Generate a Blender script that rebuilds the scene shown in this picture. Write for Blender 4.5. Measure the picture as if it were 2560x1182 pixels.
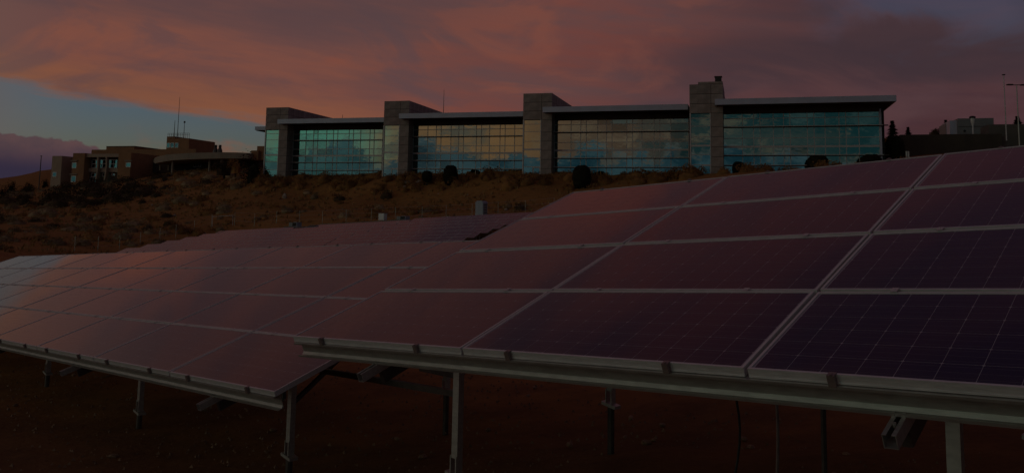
import bpy, math, random
import numpy as np
from mathutils import Matrix, Vector

for o in list(bpy.data.objects):
    bpy.data.objects.remove(o)
S = bpy.context.scene
C = S.collection
rnd = random.Random(7)
R_ = math.radians

# ------------------------------------------------------------------ camera
FPX, CX, CY = 2035.0, 1280.0, 328.0           # focal length and principal point in photo pixels
up = Vector((0.01768042, -0.99432606, 0.10489565)).normalized()   # world up in camera axes (x right, y down, z forward)
fw = (Vector((0, 0, 1)) - up * up.z).normalized()
rt = fw.cross(up)
WM = Matrix((rt, fw, up))                      # camera axes -> world axes
cam = bpy.data.cameras.new('camera')
co = bpy.data.objects.new('camera', cam); C.objects.link(co)
cam.sensor_width = 36.0; cam.sensor_fit = 'HORIZONTAL'
cam.lens = FPX / 2560 * 36
cam.shift_y = -(591 - CY) / 2560
cam.clip_start = 0.05; cam.clip_end = 8000
r3 = WM @ Matrix(((1, 0, 0), (0, -1, 0), (0, 0, -1)))
co.matrix_world = r3.to_4x4()
S.camera = co


def ray(x, y):
    return WM @ Vector(((x - CX) / FPX, (y - CY) / FPX, 1.0))


def at(x, y, d):
    """the world point seen in direction (x, y) at depth d metres"""
    return ray(x, y) * d


# ------------------------------------------------------------------ world
world = bpy.data.worlds.new('World'); S.world = world
world.use_nodes = True
NT = world.node_tree; NT.nodes.clear()


class E:
    """tiny expression helper over math nodes"""
    nt = NT

    def __init__(s, v): s.v = v

    @staticmethod
    def m(op, a, b=None, c=None, clamp=False):
        n = E.nt.nodes.new('ShaderNodeMath'); n.operation = op; n.use_clamp = clamp
        for i, k in enumerate((a, b, c)):
            if k is None: continue
            k = k.v if isinstance(k, E) else k
            if isinstance(k, (int, float)): n.inputs[i].default_value = k
            else: E.nt.links.new(k, n.inputs[i])
        return E(n.outputs[0])

    def __add__(s, o): return E.m('ADD', s, o)
    __radd__ = __add__
    def __sub__(s, o): return E.m('SUBTRACT', s, o)
    def __rsub__(s, o): return E.m('SUBTRACT', o, s)
    def __mul__(s, o): return E.m('MULTIPLY', s, o)
    __rmul__ = __mul__
    def __truediv__(s, o): return E.m('DIVIDE', s, o)


def sstep(a, b, x):
    """smooth 0..1 as x goes from a to b"""
    n = E.nt.nodes.new('ShaderNodeMapRange'); n.interpolation_type = 'SMOOTHSTEP'
    n.inputs[1].default_value = min(a, b); n.inputs[2].default_value = max(a, b)
    n.inputs[3].default_value = 0.0 if a < b else 1.0; n.inputs[4].default_value = 1.0 if a < b else 0.0
    E.nt.links.new(x.v, n.inputs[0])
    return E(n.outputs[0])


def mixc(f, a, b):
    n = E.nt.nodes.new('ShaderNodeMix'); n.data_type = 'RGBA'; n.clamp_factor = True
    for i, k in ((0, f), (6, a), (7, b)):
        k = k.v if isinstance(k, E) else k
        if isinstance(k, (int, float)): n.inputs[i].default_value = k
        elif isinstance(k, tuple): n.inputs[i].default_value = (*k, 1)
        else: E.nt.links.new(k, n.inputs[i])
    return n.outputs[2]


def noise(vec, scale=1.0, detail=4.0, rough=0.55, lac=2.0, dist=0.0):
    n = E.nt.nodes.new('ShaderNodeTexNoise')
    n.inputs['Scale'].default_value = scale; n.inputs['Detail'].default_value = detail
    n.inputs['Roughness'].default_value = rough; n.inputs['Lacunarity'].default_value = lac
    n.inputs['Distortion'].default_value = dist
    E.nt.links.new(vec, n.inputs['Vector'])
    return E(n.outputs['Fac'])


def comb(x, y, z):
    n = E.nt.nodes.new('ShaderNodeCombineXYZ')
    for i, k in enumerate((x, y, z)):
        k = k.v if isinstance(k, E) else k
        if isinstance(k, (int, float)): n.inputs[i].default_value = k
        else: E.nt.links.new(k, n.inputs[i])
    return n.outputs[0]


def build_sky():
    tc = NT.nodes.new('ShaderNodeTexCoord')
    sp = NT.nodes.new('ShaderNodeSeparateXYZ'); NT.links.new(tc.outputs['Generated'], sp.inputs[0])
    dx, dy, dz = (E(sp.outputs[i]) for i in range(3))
    az = E.m('ARCTAN2', dx, dy) * 57.29578          # degrees right of the view direction
    el = E.m('ARCSINE', dz) * 57.29578
    ang = E.m('ARCTAN2', dx * -1.0, dy * -1.0) * 57.29578     # 0 straight behind, + towards the west (left) side
    # clear sky
    sky = NT.nodes.new('ShaderNodeTexSky'); sky.sky_type = 'NISHITA'; sky.sun_disc = False
    sky.sun_elevation = R_(1.5); sky.sun_rotation = R_(-104); sky.altitude = 1300
    sky.air_density = 1.2; sky.dust_density = 1.5; sky.ozone_density = 3.0
    bg0 = NT.nodes.new('ShaderNodeBackground'); bg0.inputs[1].default_value = SKY_STRENGTH
    veil = sstep(-27, -36, az)
    tint = NT.nodes.new('ShaderNodeMix'); tint.data_type = 'RGBA'; tint.blend_type = 'MULTIPLY'; tint.inputs[0].default_value = 1.0
    NT.links.new(sky.outputs[0], tint.inputs[6]); tint.inputs[7].default_value = (1.06, 1.0, 1.2, 1)
    NT.links.new(mixc(veil * 0.8 + 0.12, tint.outputs[2], (0.80, 0.68, 0.64)), bg0.inputs[0])
    # streaks: noise stretched along the horizon, slightly slanted
    slant = dz + dx * 0.10
    s1 = noise(comb(dx * 2.6, dy * 2.6, slant * 17), 1.0, 4, 0.5)
    s2 = noise(comb(dx * 9, dy * 9, slant * 70 + 3.0), 1.0, 4, 0.6)
    s3 = noise(comb(dx * 1.3 + 5, dy * 1.3, slant * 9), 1.0, 3, 0.5)
    big = noise(comb(dx * 7 + 2, dy * 7, dz * 20), 1.0, 4, 0.55)
    bil = noise(comb(dx * 4.6 + 7, dy * 4.6, slant * 13), 1.0, 5, 0.55, 2.0, 0.9)
    bigb = noise(comb(dx * 19 + 3, dy * 19, dz * 12), 1.0, 4, 0.55)
    puff = noise(comb(dx * 16, dy * 16, dz * 30), 1.0, 6, 0.6)
    # colours of the lit cloud deck
    lit = sstep(0.34, 0.64, s1 * 0.78 + s2 * 0.22 + sstep(-12, -2, az) * sstep(12, 4, az) * 0.06)
    salmon = mixc(sstep(-16, 2, az), (0.200, 0.072, 0.050), (0.172, 0.050, 0.037)); mauve = (0.108, 0.056, 0.056)
    deck = mixc(lit, mauve, salmon)
    # orange hem along the lower edge of the deck on the left
    edge = 6.2 - (az + 20.0) * 0.085 + (s2 - 0.5) * 2.0 + (big - 0.5) * 1.1 + (puff - 0.5) * 0.8 + sstep(-31, -52, az) * 3.2
    hem = sstep(3.2, 0.2, el - edge) * sstep(2, -14, az)
    deck = mixc(hem * 0.75, deck, (0.235, 0.088, 0.042))
    # right hand side grows dim and purple
    dim = sstep(0, 24, az + (s3 - 0.5) * 26)
    deck = mixc(dim, deck, mixc(sstep(0.42, 0.6, s1), (0.054, 0.032, 0.039), (0.082, 0.039, 0.043)))
    low_r = sstep(11.0, 5.5, el) * sstep(14, 30, az)
    deck = mixc(low_r * 0.95, deck, mixc(sstep(0.42, 0.62, s1), (0.028, 0.016, 0.029), (0.060, 0.026, 0.030)))
    deck = mixc(sstep(0.50, 0.66, big * 0.6 + s1 * 0.4) * 0.45 * sstep(-20, -6, az), deck, (0.092, 0.050, 0.056))
    # broken billows: lit tatters and grey hollows over the whole deck
    deck = mixc(sstep(0.53, 0.66, bil) * 0.55, deck, mixc(dim, (0.088, 0.055, 0.062), (0.042, 0.028, 0.036)))
    deck = mixc(sstep(0.47, 0.36, bil) * 0.55, deck, mixc(dim, (0.205, 0.066, 0.044), (0.086, 0.042, 0.045)))
    mass = sstep(2.8, 0.5, E.m('ABSOLUTE', el - 10.6 + (bil - 0.5) * 6)) * sstep(7, 16, az) * sstep(46, 34, az)
    deck = mixc(mass * 0.7, deck, (0.046, 0.029, 0.036))
    deck = mixc(sstep(10.5, 15.5, el) * sstep(2, -10, az) * 0.75, deck, mixc(lit, (0.088, 0.050, 0.053), (0.125, 0.058, 0.054)))
    deck = mixc(sstep(-28, -38, az) * sstep(-100, -70, az) * 0.6, deck, (0.150, 0.088, 0.072))
    # overhead the deck stays salmon and mauve, dimmer towards the zenith
    deck = mixc(sstep(17, 34, el) * 0.8, deck, mixc(lit, (0.055, 0.030, 0.045), (0.105, 0.038, 0.042)))
    deck = mixc(sstep(27, 46, el) * 0.86, deck, (0.032, 0.020, 0.040))
    bgd = NT.nodes.new('ShaderNodeBackground'); NT.links.new(deck, bgd.inputs[0]); bgd.inputs[1].default_value = 1.0
    cover = sstep(-0.35, 0.75, el - edge)
    # right of the gap the deck runs down to the horizon
    cover = E.m('MAXIMUM', cover, sstep(-17.5, -8.5, az + (s2 - 0.5) * 5 - (el - 4.0) * 0.9) * sstep(120, 70, az))
    # small blue hole up on the right
    hole = sstep(2.8, 0.4, E.m('ABSOLUTE', el - 14.0 + (bil - 0.5) * 8)) * sstep(19, 25, az + (puff - 0.5) * 6) * sstep(37, 31, az)
    cover = cover * (1.0 - hole * 0.30)
    # loose pink wisps in the gap
    wisp = sstep(0.52, 0.70, s1 * 0.5 + puff * 0.5) * sstep(1.6, 0.3, E.m('ABSOLUTE', el - 4.4)) * sstep(-27, -20, az) * 0.9
    cover = E.m('MAXIMUM', cover, wisp)
    # the sunset half of the sky behind the camera is mostly open
    behind = sstep(95, 150, E.m('ABSOLUTE', az))
    west = sstep(-118, -128, az) * sstep(0.0, 1.0, dy * -1.0 + 0.4)
    cover = cover * (1.0 - behind * sstep(40, 18, el))
    mix1 = NT.nodes.new('ShaderNodeMixShader'); NT.links.new(cover.v, mix1.inputs[0])
    NT.links.new(bg0.outputs[0], mix1.inputs[1]); NT.links.new(bgd.outputs[0], mix1.inputs[2])
    # glow of the afterglow sky behind: green-blue to the west, orange, then grey towards the east
    glow = mixc(sstep(39.5, 44, ang + (s3 - 0.5) * 6), (0.40, 0.160, 0.075), (0.17, 0.36, 0.27))
    glow = mixc(sstep(33, 27, ang + (s3 - 0.5) * 8), glow, (0.175, 0.080, 0.056))
    glow = mixc(sstep(24.5, 18.5, ang + (s2 - 0.5) * 10), glow, (0.015, 0.047, 0.055))
    glow = mixc(sstep(0.46, 0.62, s1) * sstep(9, 4, el) * 0.25, glow, (0.40, 0.23, 0.16))
    mid = noise(comb(dx * 15 + 9, dy * 15, dz * 46), 1.0, 5, 0.6, 2.0, 0.5)
    glow = mixc(sstep(0.50, 0.66, mid) * 0.65, glow, (0.085, 0.105, 0.105))
    glow = mixc(sstep(0.46, 0.36, mid) * 0.35, glow, (0.36, 0.20, 0.13))
    bgg = NT.nodes.new('ShaderNodeBackground'); NT.links.new(glow, bgg.inputs[0]); bgg.inputs[1].default_value = 1.0
    mix2 = NT.nodes.new('ShaderNodeMixShader')
    NT.links.new((sstep(92, 118, E.m('ABSOLUTE', az)) * sstep(46, 22, el)).v, mix2.inputs[0])
    NT.links.new(mix1.outputs[0], mix2.inputs[1]); NT.links.new(bgg.outputs[0], mix2.inputs[2])
    # cloud banks low on the horizon: a mauve bank front left, blue cumulus behind
    top_f = 4.2 + (puff - 0.5) * 3.0 + (big - 0.5) * 1.5 + (bigb - 0.5) * 5.0 - sstep(-31, -23, az) * 0.7
    bank_f = sstep(-0.12, 0.22, top_f - el) * sstep(-18, -24, az + (big - 0.5) * 6) * sstep(-120, -90, az)
    top_b = 4.35 + (bigb - 0.5) * 7.0 + (big - 0.5) * 3.0 + (puff - 0.5) * 2.0 + sstep(39, 43, ang) * 0.35
    bank_b = sstep(-0.45, 0.40, top_b - el) * behind
    colf = mixc(sstep(4.4, 2.2, el), mixc(sstep(0.4, 0.65, puff), (0.080, 0.050, 0.056), (0.110, 0.060, 0.060)), (0.030, 0.023, 0.044))
    colb = mixc(sstep(0.35, 0.6, puff), (0.016, 0.045, 0.066), (0.075, 0.11, 0.135))
    colb = mixc(sstep(0.45, 0.0, top_b - el) * 0.5, colb, (0.26, 0.16, 0.125))
    bgf = NT.nodes.new('ShaderNodeBackground'); NT.links.new(colf, bgf.inputs[0]); bgf.inputs[1].default_value = 1.0
    bgb = NT.nodes.new('ShaderNodeBackground'); NT.links.new(colb, bgb.inputs[0]); bgb.inputs[1].default_value = 1.0
    mix3 = NT.nodes.new('ShaderNodeMixShader'); NT.links.new(bank_f.v, mix3.inputs[0])
    NT.links.new(mix2.outputs[0], mix3.inputs[1]); NT.links.new(bgf.outputs[0], mix3.inputs[2])
    mix4 = NT.nodes.new('ShaderNodeMixShader'); NT.links.new(bank_b.v, mix4.inputs[0])
    NT.links.new(mix3.outputs[0], mix4.inputs[1]); NT.links.new(bgb.outputs[0], mix4.inputs[2])
    # below the horizon
    bgn = NT.nodes.new('ShaderNodeBackground'); bgn.inputs[0].default_value = (0.018, 0.010, 0.006, 1)
    mix5 = NT.nodes.new('ShaderNodeMixShader'); NT.links.new(sstep(0.2, -0.6, el).v, mix5.inputs[0])
    NT.links.new(mix4.outputs[0], mix5.inputs[1]); NT.links.new(bgn.outputs[0], mix5.inputs[2])
    out = NT.nodes.new('ShaderNodeOutputWorld'); NT.links.new(mix5.outputs[0], out.inputs[0])


SKY_STRENGTH = 0.15
build_sky()

sun = bpy.data.lights.new('sun', 'SUN'); sun.energy = 0.06; sun.angle = R_(16); sun.color = (1.0, 0.80, 0.66)
so = bpy.data.objects.new('sun', sun); C.objects.link(so)
sa, se = R_(-104), R_(5)
so.rotation_euler = Vector((-math.sin(sa) * math.cos(se), -math.cos(sa) * math.cos(se), -math.sin(se))).to_track_quat('-Z', 'Y').to_euler()

S.view_settings.view_transform = 'Standard'; S.view_settings.look = 'None'
S.view_settings.gamma = 1.0; S.view_settings.exposure = 0.0; S.view_settings.use_curve_mapping = False
S.render.engine = 'CYCLES'
S.cycles.use_denoising = True
S.cycles.max_bounces = 6

# ------------------------------------------------------------------ materials
MATS = {}


def mat(name, color, rough=0.7, metal=0.0, var=None, vscale=3.0, bump=0.0, bscale=20.0, spec=0.5, coat=0.0, rand=0.0, coord='Object', stretch=None):
    """procedural material: base colour mottled by noise, optional bump, optional per object shift"""
    m = bpy.data.materials.new(name); m.use_nodes = True
    nt = m.node_tree; E.nt = nt
    b = nt.nodes['Principled BSDF']
    b.inputs['Roughness'].default_value = rough; b.inputs['Metallic'].default_value = metal
    b.inputs['Specular IOR Level'].default_value = spec; b.inputs['Coat Weight'].default_value = coat
    b.inputs['Coat Roughness'].default_value = 0.05
    tc = nt.nodes.new('ShaderNodeTexCoord'); vec = tc.outputs[coord]
    if stretch:
        mp = nt.nodes.new('ShaderNodeMapping'); mp.inputs['Scale'].default_value = stretch
        nt.links.new(vec, mp.inputs[0]); vec = mp.outputs[0]
    col = color
    if var:
        f = sstep(0.36, 0.64, noise(vec, vscale, 6, 0.6))
        col = mixc(f, color, var)
    if rand:
        oi = nt.nodes.new('ShaderNodeObjectInfo')
        hs = nt.nodes.new('ShaderNodeHueSaturation')
        v = E(oi.outputs['Random']) * (2 * rand) + (1 - rand)
        nt.links.new(v.v, hs.inputs['Value'])
        if isinstance(col, tuple): hs.inputs['Color'].default_value = (*col, 1)
        else: nt.links.new(col, hs.inputs['Color'])
        col = hs.outputs[0]
    if isinstance(col, tuple): b.inputs['Base Color'].default_value = (*col, 1)
    else: nt.links.new(col, b.inputs['Base Color'])
    if bump:
        bn = nt.nodes.new('ShaderNodeBump'); bn.inputs['Strength'].default_value = bump; bn.inputs['Distance'].default_value = 0.05
        nt.links.new(noise(vec, bscale, 6, 0.65).v, bn.inputs['Height']); nt.links.new(bn.outputs[0], b.inputs['Normal'])
    MATS[name] = m
    return m


def pv_mat(name, base, lines, ior=1.41):
    """module face: dark or pale laminate under a sheet of glass"""
    m = bpy.data.materials.new(name); m.use_nodes = True
    nt = m.node_tree; E.nt = nt; b = nt.nodes['Principled BSDF']
    tc = nt.nodes.new('ShaderNodeTexCoord'); sp = nt.nodes.new('ShaderNodeSeparateXYZ'); nt.links.new(tc.outputs['Object'], sp.inputs[0])
    col = base
    if lines:
        vo = nt.nodes.new('ShaderNodeTexVoronoi'); vo.inputs['Scale'].default_value = 55; nt.links.new(tc.outputs['Object'], vo.inputs['Vector'])
        sepc = nt.nodes.new('ShaderNodeSeparateColor'); nt.links.new(vo.outputs['Color'], sepc.inputs[0])
        col = mixc(E(sepc.outputs[0]) * 0.6, base, tuple(c * 1.7 for c in base))
        # three silver busbars per cell running along the module
        fy = E.m('FRACT', (E(sp.outputs[1]) - 0.021) / 0.1555 * 3.0)
        bar = sstep(0.022, 0.010, E.m('ABSOLUTE', fy - 0.5))
        col = mixc(bar * 0.55, col, (0.18, 0.17, 0.17))
        soil = sstep(0.16, 0.0, E(sp.outputs[1])) * noise(tc.outputs['Object'], 7.0, 5, 0.7) * 0.30 + sstep(0.55, 0.75, noise(tc.outputs['Object'], 2.2, 6, 0.7)) * 0.05
        col = mixc(soil, col, (0.12, 0.085, 0.065))
        rn = nt.nodes.new('ShaderNodeObjectInfo')
        hs = nt.nodes.new('ShaderNodeHueSaturation'); nt.links.new((E(rn.outputs['Random']) * 0.5 + 0.75).v, hs.inputs['Value'])
        nt.links.new(col, hs.inputs['Color']); col = hs.outputs[0]
    if isinstance(col, tuple): b.inputs['Base Color'].default_value = (*col, 1)
    else: nt.links.new(col, b.inputs['Base Color'])
    b.inputs['Roughness'].default_value = 0.5; b.inputs['Specular IOR Level'].default_value = 0.0
    b.inputs['Coat Weight'].default_value = 1.0; b.inputs['Coat IOR'].default_value = ior   # anti-reflective solar glass
    dust = noise(tc.outputs['Object'], 3.0, 5, 0.65)
    nt.links.new((dust * 0.05 + 0.015).v, b.inputs['Coat Roughness'])
    MATS[name] = m
    return m


def glass_mat(name, tint, clear=0.16, rough=0.015):
    """reflective tinted glazing that still lets some of the room behind show"""
    m = bpy.data.materials.new(name); m.use_nodes = True
    nt = m.node_tree; E.nt = nt; nt.nodes.clear()
    tc = nt.nodes.new('ShaderNodeTexCoord')
    g = nt.nodes.new('ShaderNodeBsdfGlossy'); g.inputs['Roughness'].default_value = rough
    oi = nt.nodes.new('ShaderNodeObjectInfo')
    hs = nt.nodes.new('ShaderNodeHueSaturation'); hs.inputs['Color'].default_value = (*tint, 1)
    nt.links.new((E(oi.outputs['Random']) * 0.14 + 0.93 - sstep(0.90, 0.93, E(oi.outputs['Random'])) * 0.4).v, hs.inputs['Value']); nt.links.new(hs.outputs[0], g.inputs['Color'])
    bn = nt.nodes.new('ShaderNodeBump'); bn.inputs['Strength'].default_value = 0.25; bn.inputs['Distance'].default_value = 0.02
    nt.links.new(noise(tc.outputs['Object'], 0.55, 2, 0.5).v, bn.inputs['Height']); nt.links.new(bn.outputs[0], g.inputs['Normal'])
    t = nt.nodes.new('ShaderNodeBsdfTransparent'); t.inputs['Color'].default_value = (0.55, 0.8, 0.75, 1)
    mx = nt.nodes.new('ShaderNodeMixShader'); mx.inputs[0].default_value = clear
    nt.links.new(g.outputs[0], mx.inputs[1]); nt.links.new(t.outputs[0], mx.inputs[2])
    o = nt.nodes.new('ShaderNodeOutputMaterial'); nt.links.new(mx.outputs[0], o.inputs[0])
    MATS[name] = m
    return m


def emit_mat(name, col, s):
    m = bpy.data.materials.new(name); m.use_nodes = True
    b = m.node_tree.nodes['Principled BSDF']
    b.inputs['Base Color'].default_value = (*col, 1); b.inputs['Emission Color'].default_value = (*col, 1); b.inputs['Emission Strength'].default_value = s
    MATS[name] = m


pv_mat('solar_cells', (0.010, 0.008, 0.030), True)
pv_mat('plain_cells', (0.012, 0.009, 0.026), False, 1.56)
pv_mat('backsheet', (0.30, 0.27, 0.30), False)
mat('aluminium', (0.66, 0.64, 0.63), 0.45, 0.3, (0.54, 0.53, 0.52), 9, 0.06, 60, stretch=(1, 8, 8))
mat('galvanised', (0.46, 0.44, 0.405), 0.5, 0.8, (0.38, 0.36, 0.335), 9, 0.03, 40, stretch=(1, 4, 4))
mat('dark_steel', (0.07, 0.06, 0.055), 0.5, 0.5, (0.10, 0.08, 0.07), 12)
mat('clamp_bronze', (0.25, 0.19, 0.175), 0.5, 0.4, (0.20, 0.15, 0.14), 20)
mat('clamp_pale', (0.60, 0.54, 0.53), 0.5, 0.3, (0.5, 0.45, 0.44), 20)
mat('concrete', (0.34, 0.262, 0.235), 0.85, 0, (0.235, 0.182, 0.163), 0.55, 0.12, 6, rand=0.10)
mat('joint', (0.03, 0.025, 0.022), 0.9)
mat('fascia', (0.42, 0.42, 0.52), 0.5, 0.2, (0.38, 0.38, 0.47), 0.4)
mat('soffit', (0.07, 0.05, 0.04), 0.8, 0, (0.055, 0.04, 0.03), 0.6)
mat('mullion', (0.50, 0.46, 0.46), 0.45, 0.3, (0.45, 0.41, 0.41), 2)
mat('sunshade', (0.035, 0.03, 0.03), 0.55, 0.3, (0.05, 0.04, 0.04), 2)
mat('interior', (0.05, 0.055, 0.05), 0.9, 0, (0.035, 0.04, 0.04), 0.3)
glass_mat('curtain_glass', (0.275, 0.41, 0.385))
glass_mat('window_glass', (0.10, 0.15, 0.19), 0.12)
mat('brown_stucco', (0.30, 0.145, 0.068), 0.9, 0, (0.25, 0.12, 0.058), 0.4, 0.1, 8)
mat('tan_stucco', (0.38, 0.27, 0.20), 0.9, 0, (0.33, 0.235, 0.175), 0.4, 0.1, 8)
mat('canopy_tan', (0.27, 0.20, 0.15), 0.7, 0, (0.23, 0.17, 0.13), 0.3)
mat('dark_wall', (0.075, 0.058, 0.042), 0.9, 0, (0.058, 0.045, 0.034), 0.35, 0.1, 5)
mat('grey_wall', (0.115, 0.098, 0.085), 0.9, 0, (0.085, 0.075, 0.066), 0.4, 0.1, 5)
mat('mech_grey', (0.20, 0.20, 0.20), 0.6, 0.2, (0.17, 0.165, 0.17), 0.5)
mat('cabinet_grey', (0.30, 0.31, 0.36), 0.5, 0.1, (0.27, 0.28, 0.33), 2)
mat('white_paint', (0.70, 0.68, 0.66), 0.5, 0, (0.62, 0.60, 0.58), 2)
mat('black_metal', (0.02, 0.018, 0.018), 0.5, 0.3, (0.03, 0.027, 0.025), 5)
mat('sage', (0.31, 0.212, 0.118), 0.95, 0, (0.215, 0.145, 0.082), 2.2, rand=0.30, spec=0.1)
mat('rabbitbrush', (0.28, 0.135, 0.045), 0.95, 0, (0.16, 0.078, 0.030), 1.8, rand=0.28, spec=0.1)
mat('dark_brush', (0.085, 0.052, 0.028), 0.95, 0, (0.05, 0.034, 0.02), 2.0, rand=0.25, spec=0.1)
mat('evergreen', (0.022, 0.020, 0.012), 0.95, 0, (0.014, 0.012, 0.008), 2.0, rand=0.2, spec=0.1)
mat('autumn_leaf', (0.24, 0.10, 0.025), 0.95, 0, (0.14, 0.06, 0.02), 1.5, spec=0.1)
mat('bark', (0.05, 0.035, 0.025), 0.95, 0, (0.035, 0.025, 0.018), 4)
mat('boulder', (0.34, 0.26, 0.21), 0.9, 0, (0.22, 0.16, 0.12), 1.4, 0.4, 5, rand=0.2)
mat('pebble', (0.30, 0.18, 0.105), 0.9, 0, (0.19, 0.11, 0.065), 3.0, 0.2, 12, rand=0.3)
mat('dry_grass', (0.36, 0.20, 0.078), 0.95, 0, (0.27, 0.155, 0.07), 1.0, spec=0.1)
mat('rubber', (0.02, 0.018, 0.016), 0.6)
emit_mat('ceiling_light', (1.0, 0.85, 0.35), 0.35)


def ground_mat():
    m = bpy.data.materials.new('soil'); m.use_nodes = True
    nt = m.node_tree; E.nt = nt; b = nt.nodes['Principled BSDF']
    b.inputs['Roughness'].default_value = 0.95; b.inputs['Specular IOR Level'].default_value = 0.1
    tc = nt.nodes.new('ShaderNodeTexCoord'); v = tc.outputs['Object']
    a = sstep(0.38, 0.62, noise(v, 0.05, 5, 0.6)); f = sstep(0.35, 0.65, noise(v, 1.3, 8, 0.7)); g = sstep(0.3, 0.7, noise(v, 14, 6, 0.7))
    c = mixc(a, (0.37, 0.178, 0.048), (0.33, 0.145, 0.042))
    c = mixc(f * 0.55, c, (0.16, 0.085, 0.036))
    sp = nt.nodes.new('ShaderNodeSeparateXYZ'); nt.links.new(v, sp.inputs[0])
    near_shade = sstep(14.5, 9.0, E(sp.outputs[1]) + (noise(v, 0.35, 4, 0.6) - 0.5) * 9 + E(sp.outputs[0]) * 0.25)
    c = mixc(near_shade * 0.8, c, mixc(f, (0.135, 0.060, 0.026), (0.088, 0.041, 0.020)))     # shade round the near tables, darkened into the soil colour
    c = mixc(g * 0.25, c, (0.27, 0.14, 0.055))
    nt.links.new(c, b.inputs['Base Color'])
    bn = nt.nodes.new('ShaderNodeBump'); bn.inputs['Strength'].default_value = 0.7; bn.inputs['Distance'].default_value = 0.06
    nt.links.new((noise(v, 9, 8, 0.7) + noise(v, 0.9, 4, 0.6) * 2.0).v, bn.inputs['Height']); nt.links.new(bn.outputs[0], b.inputs['Normal'])
    MATS['soil'] = m


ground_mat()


# ------------------------------------------------------------------ mesh helpers
class MB:
    """collects boxes, tubes, quads; build() links them as one mesh object"""

    def __init__(s, M=None):
        s.v = []; s.f = []; s.mi = []; s.M = M; s.cur = 0

    def add(s, verts, faces):
        k = len(s.v)
        s.v += [tuple(s.M @ Vector(p)) if s.M else tuple(p) for p in verts]
        s.f += [tuple(i + k for i in f) for f in faces]; s.mi += [s.cur] * len(faces)
        return s

    def box(s, x0, x1, y0, y1, z0, z1):
        v = [(x, y, z) for x in (x0, x1) for y in (y0, y1) for z in (z0, z1)]
        return s.add(v, [(0, 1, 3, 2), (4, 6, 7, 5), (0, 4, 5, 1), (2, 3, 7, 6), (0, 2, 6, 4), (1, 5, 7, 3)])

    def bar(s, p, q, w, h, upv=(0, 0, 1)):
        """square bar from p to q, width w, height h"""
        p, q = Vector(p), Vector(q); d = (q - p).normalized()
        a = d.cross(Vector(upv)); a = a.normalized() if a.length > 1e-4 else Vector((1, 0, 0))
        b = a.cross(d).normalized()
        v = [e + a * (i * w / 2) + b * (j * h / 2) for e in (p, q) for i, j in ((-1, -1), (1, -1), (1, 1), (-1, 1))]
        return s.add(v, [(0, 1, 2, 3), (7, 6, 5, 4), (0, 4, 5, 1), (1, 5, 6, 2), (2, 6, 7, 3), (3, 7, 4, 0)])

    def tube(s, pts, r, n=8):
        pts = [Vector(p) for p in pts]; rr = r if isinstance(r, (list, tuple)) else [r] * len(pts)
        v = []; f = []
        for i, p in enumerate(pts):
            d = (pts[min(i + 1, len(pts) - 1)] - pts[max(i - 1, 0)]).normalized()
            a = d.cross(Vector((0.3, 1, 0.1))).normalized(); b = d.cross(a).normalized()
            for k in range(n):
                t = 2 * math.pi * k / n
                v.append(p + (a * math.cos(t) + b * math.sin(t)) * rr[i])
        for i in range(len(pts) - 1):
            for k in range(n):
                k2 = (k + 1) % n
                f.append((i * n + k, i * n + k2, (i + 1) * n + k2, (i + 1) * n + k))
        f.append(tuple(range(n - 1, -1, -1))); f.append(tuple((len(pts) - 1) * n + k for k in range(n)))
        return s.add(v, f)

    def prism(s, poly, y0, y1):
        """polygon in x,z extruded along y"""
        n = len(poly)
        v = [(x, y0, z) for x, z in poly] + [(x, y1, z) for x, z in poly]
        f = [tuple(range(n)), tuple(range(2 * n - 1, n - 1, -1))] + [(i, i + n, (i + 1) % n + n, (i + 1) % n) for i in range(n)]
        return s.add(v, f)

    def mesh(s, name, *mats):
        me = bpy.data.meshes.new(name); me.from_pydata(s.v, [], s.f)
        for m in mats: me.materials.append(MATS[m])
        if len(mats) > 1:
            for p, i in zip(me.polygons, s.mi): p.material_index = i
        me.validate(); me.update()
        return me

    def build(s, name, m, parent=None, loc=None):
        return put(name, s.mesh(name, *([m] if isinstance(m, str) else m)), parent, loc)


def put(name, me, parent=None, loc=None, M=None):
    o = bpy.data.objects.new(name, me); C.objects.link(o)
    if parent: o.parent = parent
    if M is not None: o.matrix_local = M
    elif loc is not None: o.location = loc
    return o


def tag(o, label, cat, group=None, kind=None):
    o['label'] = label; o['category'] = cat
    if group: o['group'] = group
    if kind: o['kind'] = kind
    return o


def empty(name, label, cat, M=None, group=None):
    o = bpy.data.objects.new(name, None); C.objects.link(o); o.empty_display_size = 0.3
    if M is not None: o.matrix_world = M if isinstance(M, Matrix) else Matrix.Translation(M)
    return tag(o, label, cat, group)


def struct(o):
    o['kind'] = 'structure'; return o


# ------------------------------------------------------------------ terrain
A_B = Vector((0.96108784, -0.27624294, 0)); N_B = Vector((0.27624294, 0.96108784, 0))   # main building: along, inwards
BS = 1.15                                                        # size of the building against its first survey
O_B = at(713, 445, 165.0) * BS


def bpt(x, y, z): return Vector((O_B.x, O_B.y, 0)) + A_B * (x * BS) + N_B * (y * BS) + Vector((0, 0, z * BS))


def near_plane(x, y): return -2.15 + 0.057 * (0.727 * x - 0.686 * (y - 6)) + 0.01 * (0.686 * x + 0.727 * (y - 6))


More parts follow.
